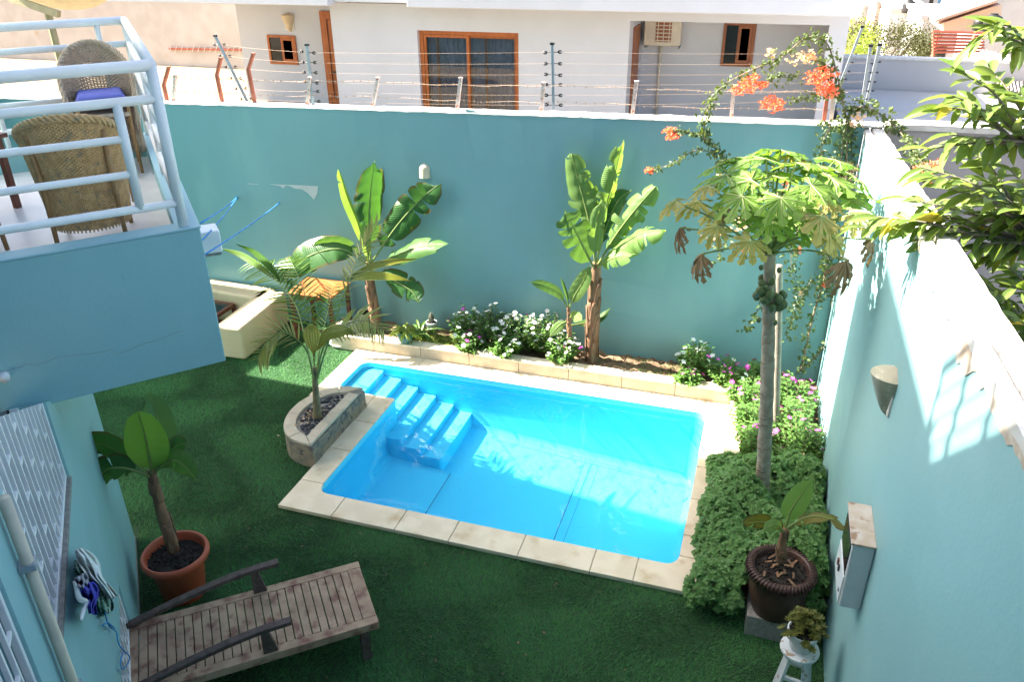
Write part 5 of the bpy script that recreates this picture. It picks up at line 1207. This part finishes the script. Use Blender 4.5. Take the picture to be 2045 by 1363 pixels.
def fusedleaf(pts, half, mm, seed, roll=0):
    n = 16; sp = spline(pts, n); m = MB(); P = []
    for i in range(n):
        T = (sp[min(i+1,n-1)]-sp[max(i-1,0)]).normalized(); V = (CAMP-sp[i]).normalized(); S = T.cross(V).normalized(); N_ = S.cross(T); c,s = math.cos(roll),math.sin(roll); S,N_ = S*c+N_*s, N_*c-S*s
        q = i/(n-1); w_ = half*math.sin(math.pi*(q*.9+.06))**.8*(1-q**4*.7); P.append([sp[i]+S*w_*(j/6)+N_*((.006 if j%2 else -.004)-abs(j)/6*w_*.25) for j in range(-6,7)])
    m.grid(P); return m.build('frond', mm, t)
frond(A3((628,765,6.43),(612,690,6.55),(590,610,6.85),(545,555,7.2),(500,525,7.5)), 24, .30, l_palm, 1, .38)
fusedleaf(A3((548,557,7.2),(505,525,7.45),(475,508,7.6),(442,497,7.75)), .045, l_palm, 1, .4)
fusedleaf(A3((558,560,7.15),(535,528,7.35),(505,502,7.55),(472,488,7.7)), .04, l_palm, 2, -.2)
frond(A3((629,765,6.43),(625,690,6.6),(612,600,7.0),(590,540,7.35),(578,515,7.6)), 22, .28, l_palm, 2, .36)
frond(A3((631,765,6.43),(655,685,6.4),(690,580,6.4),(720,505,6.9),(753,452,7.1)), 16, .22, l_palmy, 3, .5, spread=.6)
fusedleaf(A3((690,562,6.7),(735,535,7.1),(785,522,7.45),(832,518,7.75)), .042, l_palmy, 3, .3)
fusedleaf(A3((692,558,6.7),(735,552,7.1),(780,553,7.4),(822,562,7.6)), .05, l_palmy, 4, -.1)
frond(A3((631,765,6.43),(648,690,6.36),(690,650,6.3),(730,640,6.25),(765,660,6.2)), 18, .2, l_palmy, 4, .35)
frond(A3((628,765,6.42),(612,700,6.3),(570,665,6.2),(535,680,6.1),(515,715,6.05)), 18, .24, l_palmy, 5, .35)
frond(A3((630,765,6.45),(640,690,6.6),(655,620,7.0),(668,570,7.4)), 18, .24, l_palm, 6, .35)
fusedleaf(A3((630,700,6.4),(655,668,6.3),(685,660,6.24),(712,667,6.2)), .07, l_palmy, 5, .1)
fusedleaf(A3((621,650,6.2),(622,665,6.2),(624,685,6.22),(628,712,6.25)), .085, l_palmy, 6, .05)
# ---- papaya
def papleaf(name, c, rad, mm, par, seed, nrm, heading, dead=0):
    rr = random.Random(seed); N_ = Vector(nrm).normalized(); X = Vector(heading); X = (X-N_*X.dot(N_)).normalized(); Y = N_.cross(X)
    m = MB(); lob = 9
    m.v.append(tuple(c)); b0 = len(m.v)
    def put(ang, r, k=0):
        d = X*math.cos(ang)+Y*math.sin(ang); z = -dead*(r/rad)**1.4*rad*.9-(.30+.12*math.sin(ang*2+seed))*(r/rad)**2*rad+rr.uniform(-1,1)*rad*(.05+.10*dead)
        rc = r*(1-.45*dead*(r/rad)); m.v.append(tuple(Vector(c)+d*rc+N_*z*(1-.5*dead)+Vector((0,0,-1))*dead*.75*rad*(r/rad)**1.2)); return len(m.v)-1
    tot = math.radians(295)
    prev_in = None; 
    tips_ = []
    for k in range(lob):
        a = -tot/2+tot*(k+.5)/lob; half = tot/lob/2; Lr = rad*(1-.38*abs(2*(k+.5)/lob-1)**1.5)*rr.uniform(.9,1.08)
        i0 = put(a-half, rad*.37) if prev_in is None else prev_in; i1 = put(a+half, rad*.37)
        s1 = put(a-half*.74, Lr*.60); s1b = put(a-half*1.02, Lr*.70); s2 = put(a-half*.52, Lr*.74); s2b = put(a-half*.72,Lr*.88); tp = put(a, Lr)
        s3b = put(a+half*.72,Lr*.88); s3 = put(a+half*.52, Lr*.74); s4b = put(a+half*1.02, Lr*.70); s4 = put(a+half*.74, Lr*.60); ce = put(a, Lr*.6); tips_.append((ce,tp))
        for f in ((0,i0,s1,ce),(0,ce,s4,i1),(s1,s1b,s2,ce),(ce,s2,s2b,tp),(ce,tp,s3b,s3),(ce,s3,s4b,s4)): m.f.append(f); m.mi.append(0)
        prev_in = i1
    o = m.build(name, mm, par)
    if dead < .5:
        kv = MB()
        for tp_ in tips_: kv.tube([Vector(c)+Vector((0,0,.003)), Vector(m.v[tp_[0]])+N_*.004, Vector(m.v[tp_[1]])], [.004,.003,.0012], 4, caps=False)
        kv.build('veins', l_rib, o)
    return o
t = thing('papaya_tree', (.36,6.25,.05), 'slender papaya tree with green fruit and spreading yellowing crown', 'papaya tree')
tr = spline(A3((1518,1060,6.22),(1524,950,6.23),(1531,800,6.26),(1535,650,6.3),(1537,560,6.3),(1537,505,6.3)), 40)
m = MB(); rads = []
for i in range(40): rads.append(.066-.022*i/39+.003*math.sin(i*2.4)+(.008 if i<3 else 0))
m.tube(tr, rads, 16); trunk = m.build('trunk', m_pbark, t, smooth=True)
m = MB()
for i in range(70):
    f = R.uniform(.04,.72)*39; a = int(f); p = tr[a].lerp(tr[a+1],f-a); q = R.uniform(0,6.28); rr0 = rads[a]+.001; w_ = .5
    P = [[p+Vector((math.cos(q+w)*rr0,math.sin(q+w)*rr0,-.010*math.cos(w*2.6)+dz)) for w in np.linspace(-w_,w_,6)] for dz in (-.004,.004)]
    m.grid(P)
tag(m.build('leaf_scars', m_bark, t), kind='stuff')
hub = at(1537,510,6.3)
def petiole(c, mm=l_rib, r=.008, sag=.06):
    a = hub+Vector((R.uniform(-.03,.03),R.uniform(-.03,.03),R.uniform(-.08,.06))); mid = a.lerp(c,.5)+Vector((0,0,sag)); m = MB(); m.tube(spline([a,mid,c],12), [r*1.3,*[r]*10,r*.8], 6); return m.build('petiole', mm, t, smooth=True)
leaves = [(1500,322,62,6.75,l_pap),(1560,300,58,6.85,l_pap),(1622,330,56,6.8,l_pap),(1450,350,60,6.45,l_pap),(1482,392,60,6.1,l_pap),(1545,352,62,6.6,l_pap),(1598,385,62,6.5,l_pap),(1683,378,66,6.7,l_pap),(1575,432,58,6.2,l_pap),(1520,432,52,6.35,l_pap),(1640,345,50,7.0,l_pap),(1530,390,48,6.5,l_pap),(1650,400,50,6.35,l_papy),
 (1395,402,58,6.4,l_papy),(1348,402,46,6.3,l_papy),(1640,432,72,5.95,l_papy),(1500,482,56,5.85,l_papy),(1425,420,44,6.6,l_papy),(1580,310,46,6.95,l_papy),(1470,315,46,6.9,l_pap),(1610,455,44,6.5,l_pap),(1560,470,46,6.45,l_pap),(1475,345,50,6.7,l_pap),(1530,318,50,6.7,l_pap),(1590,325,50,6.6,l_pap),(1660,355,52,6.5,l_pap),(1620,370,50,6.2,l_pap),(1500,360,52,6.3,l_pap),(1560,395,52,6.0,l_pap),(1640,385,50,6.7,l_pap),(1540,440,48,6.0,l_pap),(1605,415,46,6.1,l_pap),(1585,350,44,7.0,l_pap),(1700,400,46,6.5,l_pap),(1415,372,50,6.2,l_papy),(1704,352,52,6.8,l_pap),(1708,428,48,6.1,l_papy),(1432,452,46,6.0,l_papy),(1660,472,44,6.0,l_papy),(1440,330,48,6.8,l_pap),(1668,320,46,7.0,l_pap)]
for i,(u,v,rp,y,mm) in enumerate(leaves):
    c = at(u,v,y); out = (c-hub); rad = rp/FPX*(c-CAMP).length*(1.18 if mm is l_pap else .95)
    n_ = Vector((out.x*.5+R.uniform(-.15,.15),out.y*.5+R.uniform(-.2,.2)-.12,.85 if mm is l_pap else .7)); pe = petiole(c)
    papleaf('leaf', c, rad, mm, t, 100+i, n_, (out.x,out.y,0), 0 if mm is l_pap else .12)
for i,(u,v,rp,y) in enumerate([(1358,455,30,6.2),(1400,508,34,6.0),(1690,520,40,5.9),(1742,478,32,6.2),(1450,415,26,6.6)]):
    c = at(u,v,y); petiole(c, l_rib if i<4 else m_bark, .007, .05); papleaf('dead_leaf', c, rp/FPX*(c-CAMP).length*1.45, l_papd, t, 200+i, ((c-hub).x*.8,(c-hub).y*.8-.3,.55), (c-hub), .75)
fm = MB(); fm.lathe([(0,-1.25),(.35,-1.15),(.75,-.75),(.97,-.15),(1,.2),(.85,.75),(.45,1.1),(.12,1.22),(0,1.25)], (0,0,0), 14); fme = fm.mesh('fruit', m_fruit, True)
for i in range(24):
    f = R.uniform(0,1); q = R.uniform(0,6.28) if i>11 else R.uniform(3.4,6.0); c = at(1536,555+60*f+ (25 if i>20 else 0),6.3)+Vector((math.cos(q),math.sin(q),0))*(.075+.035*math.sin(math.pi*f)); s = R.uniform(.026,.044)*(1 if f>.3 else .8)
    inst('fruit', fme, t, c, (R.uniform(-.4,.4),R.uniform(-.4,.4),0), s)
for (u,v,y) in ((1515,640,6.2),(1548,645,6.22),(1520,535,6.2),(1556,540,6.2)): inst('fruit', fme, t, at(u,v,y), (0,0,0), .02)
sk = thing('pale_pole', tuple(flo(1549,865,.12)), 'pale bare pole standing just behind the papaya trunk', 'pole')
m = MB(); m.tube(spline(A3((1549,870,7.6),(1552,760,7.62),(1555,640,7.65),(1556,530,7.68)),14), .036, 10); m.build('shaft', m_stake, sk, smooth=True)
# ---- generic small leaves
def addleaf(m, p, d, nr, L, W, curl=.15):
    d = d.normalized(); s = d.cross(nr)
    if s.length < 1e-4: s = d.orthogonal()
    s.normalize(); n = s.cross(d); b = len(m.v)
    m.v += [tuple(p), tuple(p+d*L*.5-s*W+n*W*.3), tuple(p+d*L*.5+s*W+n*W*.3), tuple(p+d*L*.52-n*W*.12), tuple(p+d*L-n*L*curl)]
    m.f += [(b,b+1,b+3),(b,b+3,b+2),(b+1,b+4,b+3),(b+3,b+4,b+2)]; m.mi += [0]*4
def rv(a=1): return Vector((R.gauss(0,1),R.gauss(0,1),R.gauss(0,1)))*a
flow_cache = {}
def flower_mesh(mm, r):
    k = mm.name
    if k in flow_cache: return flow_cache[k]
    m = MB()
    for i in range(5):
        q = i*2*math.pi/5; c,s = math.cos(q),math.sin(q); c2,s2 = math.cos(q+.6),math.sin(q+.6); c0,s0 = math.cos(q-.55),math.sin(q-.55); b = len(m.v)
        m.v += [(0,0,0),(c0*.7,s0*.7,.12),(c*1.0,s*1.0,.05),(c2*.75,s2*.75,.12)]; m.f.append((b,b+1,b+2,b+3)); m.mi.append(0)
    m.lathe([(0,.03),(.12,.04),(.1,.08),(0,.09)], (0,0,0), 6, mi=1)
    flow_cache[k] = m.mesh('flower', [mm, m_flo if mm is m_flw else m_flw]); return flow_cache[k]
def vinca(x, y, r, h, nw, nm, label, z=SOILZ, dens=1.0):
    r *= 1.25; h *= 1.35; dens *= 1.6; nw = int(nw*2.2); nm = int(nm*1.8)
    t = thing('periwinkle_plant', (x,y,z), label, 'flowering plant', 'periwinkles in the planting bed'); m = MB(); st = MB(); tips = []
    for k in range(int(26*dens)):
        q = R.uniform(0,6.28); rr0 = r*math.sqrt(R.random()); tip = Vector((x+rr0*math.cos(q), y+rr0*math.sin(q), z+h*(1-.55*(rr0/r)**2)*R.uniform(.75,1.05))); base = Vector((x+.3*(tip.x-x),y+.3*(tip.y-y),z)); tips.append(tip)
        st.tube([base, base.lerp(tip,.6)+Vector((0,0,.02)), tip], .003, 4, caps=False)
        for j in range(9):
            f = .3+.7*j/8; p = base.lerp(tip,f); 
            for s in (0,math.pi):
                a = j*1.57+q+s; d = Vector((math.cos(a),math.sin(a),R.uniform(-.1,.5))); addleaf(m, p, d, Vector((0,0,1)), R.uniform(.045,.075), R.uniform(.013,.02), R.uniform(.05,.3))
    tag(m.build('foliage', l_vinca, t), kind='stuff'); tag(st.build('stems', m_vine, t), kind='stuff')
    R.shuffle(tips)
    for i in range(nw+nm):
        mm = m_flw if i < nw else m_flm; c = tips[i%len(tips)]+Vector((R.uniform(-.02,.02),R.uniform(-.02,.02),R.uniform(.005,.045)))
        if i >= len(tips): c += Vector((R.uniform(-.05,.05),R.uniform(-.05,.05),.0))
        inst('flower', flower_mesh(mm,1), t, c, (R.uniform(.1,.9),R.uniform(-.5,.5),R.uniform(0,6)), R.uniform(.026,.038))
vinca(-3.42,8.76,.24,.40,10,2,'leafy periwinkle beside the cactus pot with a few white blooms')
vinca(-3.08,8.80,.24,.44,14,0,'tall white periwinkle left of the middle of the bed')
vinca(-2.74,8.74,.26,.42,18,1,'white periwinkle in the middle of the white flower mass')
vinca(-2.40,8.80,.25,.46,18,0,'white periwinkle just left of the banana sucker')
vinca(-2.12,8.62,.20,.30,14,2,'low pale periwinkle at the foot of the torn banana')
vinca(-3.30,8.55,.16,.22,2,6,'low purple periwinkle by the left part of the border')
vinca(-2.85,8.55,.18,.24,8,1,'short white periwinkle leaning over the border')
vinca(-.48,8.78,.20,.34,10,1,'pale white periwinkle alone on the bare soil')
vinca(-.55,8.52,.13,.16,0,4,'tiny violet periwinkle at the border edge')
vinca(-.10,8.60,.24,.28,3,7,'magenta periwinkle at the corner of the bed')
vinca(.30,8.62,.24,.30,0,6,'magenta periwinkle behind the papaya trunk')
vinca(.18,8.10,.22,.34,0,5,'bright periwinkle spilling over the right border')
vinca(.62,8.25,.24,.34,0,6,'magenta periwinkle in the bed corner by the right wall')
vinca(.22,7.62,.22,.34,0,4,'yellowing periwinkle in the sunny right bed',dens=1.2)
vinca(.66,7.75,.24,.36,0,5,'magenta periwinkle touching the right wall')
vinca(.70,7.30,.24,.40,0,9,'fullest magenta periwinkle just beyond the herbs')
vinca(.30,7.22,.22,.30,0,7,'magenta periwinkle at the near end of the flower bed')
# ---- herb hedge
m = MB()
for k in range(70):
    x = R.uniform(-4.2,.6); y = R.uniform(3.0,5.15); s_ = R.uniform(.008,.02); addleaf(m, Vector((x,y,GZ+.028)), Vector((R.gauss(0,1),R.gauss(0,1),.1)), Vector((0,0,1)), s_*2, s_*.5)
tag(m.build('fallen_leaves', l_papd), 'a few dry fallen leaves scattered on the turf', 'leaves', kind='stuff')
t = thing('herb_bush', (.38,6.0,.05), 'dense green herb bush filling the bed at the front right of the pool', 'herb bush')
m = MB(); st = MB()
def hgt(x, y):
    ex = min(1,max(0,(x+.17-.05*math.sin(y*6))/.30))*min(1,max(0,(.90-x)/.06)); ey = min(1,max(0,(y-5.0)/.25))*min(1,max(0,(7.15-y)/.45))
    b = .46+.12*math.sin(x*6+1)*math.cos(y*4.1)+.07*math.sin(x*13+y*9); return max(0,b*(ex*ey)**.45)*(1-.25*max(0,y-6.2))
for k in range(4600):
    x = R.uniform(-.16,.89); y = R.uniform(5.02,7.12)
    h = hgt(x,y)
    if h < .04 or ((x-.52)**2+(y-5.1)**2 < .26**2): continue
    # sides as well as the top of the mound
    z = .03+h*(1 if R.random() < .62 else R.uniform(.25,1)); e = 1e-2
    g = Vector((hgt(x-e,y)-hgt(x+e,y), hgt(x,y-e)-hgt(x,y+e), 2*e)).normalized(); ax = (g*.8+Vector((0,0,.7))+rv(.28)).normalized(); p = Vector((x,y,z))+ax*R.uniform(-.02,.03)
    a0 = ax.orthogonal().normalized(); b0 = ax.cross(a0); ph = R.uniform(0,6.28)
    for lv,(nn,sc,up) in enumerate(((4,1.0,.15),(3,.68,.6))):
        for j in range(nn):
            q = ph+lv*.7+j*2*math.pi/nn; d = a0*math.cos(q)+b0*math.sin(q)+ax*up; L = R.uniform(.034,.052)*sc; addleaf(m, p+ax*.01*lv, d, ax, L, L*.46, .12)
    if k % 6 == 0: st.tube([p-ax*.16, p], .002, 3, caps=False)
tag(m.build('foliage', l_herb, t), kind='stuff'); tag(st.build('stems', m_vine, t), kind='stuff')
# ---- succulent, lime plant, fern, ground cover
t = thing('succulent', (.665,4.37,.7), 'yellow-green rosette succulent overflowing its white pot on the stool', 'succulent'); m = MB()
for k in range(78):
    q = R.uniform(0,6.28); rr0 = .135*R.random()**.7; c = Vector((.665+rr0*math.cos(q),4.37+rr0*math.sin(q),.73+.085*(1-(rr0/.135)**2)+R.uniform(-.025,.03)-(.06 if rr0>.11 else 0)))
    ax = (Vector((math.cos(q)*rr0*6,math.sin(q)*rr0*6,1))).normalized(); a0 = ax.orthogonal().normalized(); b0 = ax.cross(a0)
    for j in range(11):
        w_ = j*2.4; up = .25+.09*j; d = a0*math.cos(w_)+b0*math.sin(w_)+ax*up; addleaf(m, c, d, ax, R.uniform(.034,.048), .0075, -.1)
    m.tube([c-ax*.05,c], .004, 4)
tag(m.build('rosettes', l_succ, t), kind='stuff')
def arching(name, c, n, L, W, mm, label, cat, lean=1.0):
    t = thing(name, c, label, cat); m = MB()
    for k in range(n):
        q = R.uniform(0,6.28); D = Vector((math.cos(q)*lean,math.sin(q)*lean,R.uniform(.7,1.6))).normalized(); p = Vector(c); l_ = L*R.uniform(.6,1.1); s = Vector((-math.sin(q),math.cos(q),0)); rows = []
        for j in range(7):
            w_ = W*math.sin(math.pi*(.15+.83*j/6)); rows.append([p-s*w_,p+Vector((0,0,-w_*.4)),p+s*w_]); D = (D+Vector((0,0,-.28))).normalized(); p = p+D*l_/6
        m.grid(rows)
    tag(m.build('foliage', mm, t), kind='stuff'); return t
arching('lime_plant', (-4.18,8.44,.32), 46, .26, .016, l_fern, 'lime green strappy plant in the green glazed pot', 'plant')
arching('fern', (-4.1,8.72,.12), 40, .40, .02, l_palm, 'dark green fern between the left banana and the cactus', 'fern', .7)
m = MB()
for k in range(2600):
    x = R.uniform(-4.05,-3.3); y = R.uniform(8.5,8.78); z = SOILZ+R.uniform(0,.10); addleaf(m, Vector((x,y,z)), rv()+Vector((0,0,.8)), Vector((0,0,1)), R.uniform(.015,.03), .007)
tag(m.build('ground_cover', l_fern), 'fine yellow-green ground cover by the green pot', 'ground cover', kind='stuff')
m = MB()
for k in range(700):
    x = R.choice([R.gauss(-1.1,.12),R.gauss(-.75,.1),R.gauss(-4.5,.2),R.uniform(-1.7,.4)]); y = R.uniform(8.58,8.95); addleaf(m, Vector((x,y,SOILZ+R.uniform(0,.03))), rv()+Vector((0,0,.5)), Vector((0,0,1)), R.uniform(.012,.028), .006)
tag(m.build('weeds', l_vinca), 'scattered tiny weeds on the bare soil of the bed', 'weeds', kind='stuff')
# ---- bougainvillea
t = thing('bougainvillea', (.78,8.85,SOILZ), 'sprawling bougainvillea with orange blooms climbing over the wall corner', 'bougainvillea')
lf = MB(); wts = []
def bough(pts, n, spr, r=.007, sz=.045, bare=.0):
    n = int(n*2.1); sp = spline(pts, 40); m = MB(); m.tube(sp, [max(.0025,r*(1-.6*i/39)) for i in range(40)], 5); m.build('stem', m_vine, t, smooth=True)
    for k in range(n):
        f = R.uniform(bare,1)*39; a = min(38,int(f)); p = sp[a].lerp(sp[a+1],f-a)+rv(spr); d = rv()+Vector((0,0,-.4)); addleaf(lf, p, d, rv()+Vector((0,-.4,1.2)), R.uniform(.85,1.6)*sz, R.uniform(.36,.52)*sz, .15)
bough(A3((1600,742,8.8),(1622,640,8.85),(1655,520,8.9),(1672,380,8.92),(1690,240,9.0)), 150, .035, .014)
bough(A3((1598,742,8.8),(1640,700,8.85),(1690,640,8.95),(1705,480,9.0),(1700,300,9.0),(1695,225,9.0)), 110, .03, .012)
bough(A3((1690,235,9.0),(1672,150,8.95),(1650,85,8.9),(1610,75,8.85),(1560,115,8.85),(1500,140,8.85),(1440,175,8.85),(1412,225,8.8),(1405,270,8.75)), 210, .03, .009, .04)
bough(A3((1405,260,8.75),(1430,300,8.72),(1455,325,8.7)), 46, .03)
bough(A3((1440,310,8.72),(1390,300,8.7),(1345,325,8.68),(1297,342,8.66)), 56, .018, .005, .034)
bough(A3((1425,290,8.72),(1395,270,8.7),(1362,262,8.68),(1340,266,8.66)), 50, .018, .005, .034)
bough(A3((1690,220,9.0),(1735,215,9.0),(1790,255,8.9),(1830,310,8.4),(1856,345,8.0)), 170, .035, .008, .045)
bough(A3((1640,120,8.92),(1655,160,8.95),(1680,200,9.0)), 60, .03)
bough(A3((1600,150,8.86),(1570,155,8.84),(1545,150,8.82),(1530,165,8.8)), 46, .03, .005, .036)
bough(A3((1660,245,8.95),(1640,300,8.9),(1650,350,8.88),(1662,400,8.86)), 90, .045)
bough(A3((1690,240,8.98),(1690,330,8.93),(1668,420,8.9),(1650,520,8.88),(1652,600,8.86)), 150, .05)
bough(A3((1640,420,8.88),(1600,450,8.8),(1580,520,8.78),(1600,600,8.8)), 110, .045)
bough(A3((1620,560,8.85),(1590,620,8.82),(1570,680,8.8)), 60, .035)
bough(A3((1530,600,8.85),(1500,640,8.83),(1490,660,8.8)), 26, .03)
bough(A3((1580,330,8.9),(1530,370,8.85),(1460,460,8.8),(1430,520,8.8)), 70, .035, .004)
bough(A3((1655,190,8.95),(1620,195,8.9),(1580,200,8.88)), 40, .025, .004, .036)
tag(lf.build('leaves', l_boug, t), kind='stuff')
def cluster(u, v, y, rad, mm, n, squash=1.0, label=None):
    c = at(u,v,y); m = MB()
    for k in range(n):
        p = rv(); p = p.normalized()*rad*R.random()**.45; p.z *= squash; p = c+p
        for j in range(3):
            q = j*2.094+R.uniform(0,1); d = Vector((math.cos(q),math.sin(q),.5))+rv(.35); addleaf(m, p, d, rv()+Vector((0,-.5,.6)), R.uniform(.022,.034), .012, -.15)
    o = m.build('bloom', mm, t); tag(o, label, kind='stuff'); return o
cluster(1340,268,8.66,.095,m_flo if False else l_boug and m_flo,70,.75); cluster(1296,342,8.66,.05,m_flo,26,.8)
cluster(1500,168,8.84,.12,m_flo,80,.8); cluster(1478,180,8.84,.10,m_flo,50,.7); cluster(1541,209,8.82,.14,m_flo,90,.62); cluster(1528,172,8.82,.07,m_flo,20,.6)
cluster(1640,155,8.86,.16,m_flo,120,.8); cluster(1655,180,8.88,.12,m_flo,60,.7); cluster(1615,115,8.86,.08,m_flp,26); cluster(1535,108,8.84,.06,m_flp,14)
cluster(1590,120,8.86,.14,m_flp,22,.7); cluster(1570,385,8.8,.12,m_flp,26); cluster(1695,345,8.9,.14,m_flp,40); cluster(1440,360,8.75,.07,m_flp,14); cluster(1480,450,8.8,.15,m_flp,40,.6); cluster(1420,470,8.8,.12,m_flp,22)
cluster(1490,498,8.8,.05,m_flo,14); cluster(1592,500,8.8,.05,m_flo,12); cluster(1572,368,8.78,.05,m_flo,12); cluster(1645,572,8.84,.035,m_flo,8); cluster(1598,588,8.8,.05,m_flp,12); cluster(1850,345,7.9,.13,m_flo,30); cluster(1862,330,7.8,.08,m_flo,16); cluster(1710,240,8.95,.1,m_flp,20)
# ---- tree behind the right wall
t = thing('garden_tree', (2.35,4.9,-.3), 'large-leaved tree reaching over the right garden wall', 'tree')
m = MB(); m.tube(spline([(2.5,4.9,-.4),(2.4,4.9,1.5),(2.2,4.9,2.6),(2.0,4.9,3.4),(1.75,4.95,4.3)],14), [.09-.05*i/13 for i in range(14)], 10); m.build('trunk', m_twig, t, smooth=True)
lfm = []
for k in range(5):
    mm_ = MB(); P = []; b_ = R.uniform(.05,.3)
    for i in range(7):
        q = i/6; w_ = .17*math.sin(math.pi*(q*.94+.03))**.8; z = -b_*q*q; P.append([(q,-w_,z+w_*.45),(q,-w_*.5,z+w_*.12),(q,0,z-.01),(q,w_*.5,z+w_*.12),(q,w_,z+w_*.45)])
    mm_.grid(P); lfm.append(mm_)
meshes = [x.mesh('leaf', l_tree, True) for x in lfm]; meshy = [x.mesh('leaf', l_treey, True) for x in lfm[:2]]
rest = MB(); LV = []
tips = [(1990,45,5.3),(1945,90,5.2),(1925,148,5.2),(1968,128,5.5),(1900,190,5.0),(1868,215,5.1),(1950,220,5.2),(2010,180,5.4),(1890,268,5.0),(1852,298,5.0),(1930,300,5.3),(2000,280,5.2),(1862,350,4.9),(1828,330,5.2),(1900,380,5.0),(1960,350,5.2),(2020,340,5.0),(1800,392,5.1),(1850,425,5.0),(1920,440,5.1),(1985,430,5.0),(2035,420,4.9),(1775,450,5.1),(1832,480,5.0),(1882,470,5.1),(1940,500,4.9),(2000,500,5.0),(1960,560,4.8),(2020,570,4.8),(1990,625,4.7),(2035,640,4.6),(2050,700,4.5),(1700,455,5.1),(1738,432,5.0),(1900,520,5.0),(2035,100,5.5),(2042,250,5.3),(1935,395,5.6),(1870,400,5.4),(2030,490,5.5),(1995,380,5.6),(2045,560,5.2),(2045,390,5.2),(2010,530,5.2),(1975,590,5.0),(2030,610,5.0),(2045,660,4.9)]
limb = [at(2120,760,4.9),at(2090,500,5.0),at(2085,300,5.2),at(2080,120,5.4)]
for i,(u,v,y) in enumerate(tips):
    tip = at(u,v,y); src = min(limb, key=lambda p: abs(p.z-(tip.z-.25))); 
    a = src.lerp(tip,.1)+rv(.03); mid = src.lerp(tip,.6)+Vector((0,0,.05))+rv(.03); sp = spline([a,mid,tip], 24)
    m = MB(); m.tube(sp, [.011-.0085*j/23 for j in range(24)], 5); m.build('branch', m_twig, t, smooth=True)
    Lt = sum((sp[j+1]-sp[j]).length for j in range(23)); nl = 14; span = min(.95, .52/max(Lt,.01))
    for k in range(nl):
        f = (1-span)+span*(k+.5)/nl; x = f*23; j = min(22,int(x)); p = sp[j].lerp(sp[j+1],x-j); T = (sp[j+1]-sp[j]).normalized(); s = T.cross(Vector((0,0,1))).normalized()*(1 if k%2 else -1)
        if k >= nl-2: s = s*.3
        d = (s*R.uniform(.6,1.1)+T*R.uniform(.5,1.1)+Vector((0,0,R.uniform(-.55,.25)))).normalized(); LV.append((p,d,R.uniform(.12,.19)))
LV.sort(key=lambda q: (q[0]-CAMP).length)
for i,(p,d,L) in enumerate(LV):
    up = (Vector((-.25,0,1))+rv(.35)); Y = up.cross(d).normalized(); Z = d.cross(Y); Mx = Matrix((d,Y,Z)).transposed()
    yel = R.random() < .04
    if i < 300: inst('leaf', R.choice(meshy if yel else meshes), t, p, Mx.to_euler(), L)
    else:
        src = R.choice(lfm); rest.add([p+Mx@(Vector(q)*L) for q in src.v], src.f)
tag(rest.build('leaves', l_tree, t, smooth=True), kind='stuff')
# ---- acacia far right
t = thing('acacia_tree', (4.3,40,-4), 'feathery olive-green acacia tree beyond the flat roof', 'tree')
m = MB(); c0 = Vector((4.4,40,.35))
m.tube([(4.4,40,-5),(4.4,40,-.8)], [.16,.11], 7)
for k in range(7): m.tube(spline([(4.4,40,-1),c0+Vector((R.uniform(-.8,.8),R.uniform(-.6,.6),-.3)),c0+Vector((R.uniform(-1.7,1.7),R.uniform(-1.2,1.2),R.uniform(-.2,.8)))],8), [.08,.07,.06,.05,.04,.03,.02,.015], 5)
m.build('trunk', m_twig, t, smooth=True)
m = MB()
cl = [c0+Vector((R.uniform(-1.75,1.75),R.uniform(-1.3,1.3),R.uniform(-.9,.75))) for _ in range(60)]
for c in cl:
    k_ = 1-.25*abs(c.x-c0.x)
    for j in range(150):
        p = c+rv(.2); addleaf(m, p, rv()+Vector((0,0,-.3)), rv(), R.uniform(.06,.13), .022)
tag(m.build('crown', l_acac, t), kind='stuff')
for (u0,v0,u1,v1,y,lab) in ((1690,86,1755,78,34,'yellow-green shrub at the left foot of the acacia'),(1805,90,1870,84,44,'olive shrub at the right foot of the acacia')):
    a = at(u0,v0,y); b = at(u1,v1,y); c = (a+b)/2; tt = thing('shrub', (c.x,c.y,c.z-2), lab, 'shrub'); m = MB()
    for k in range(1500): p = c+Vector((R.gauss(0,.3*abs(b.x-a.x)),R.gauss(0,.5),R.gauss(-.3,.45))); addleaf(m, p, rv(), rv(), R.uniform(.07,.14), .03)
    tag(m.build('foliage', l_acac if u0>1700 else l_fern, tt), kind='stuff')
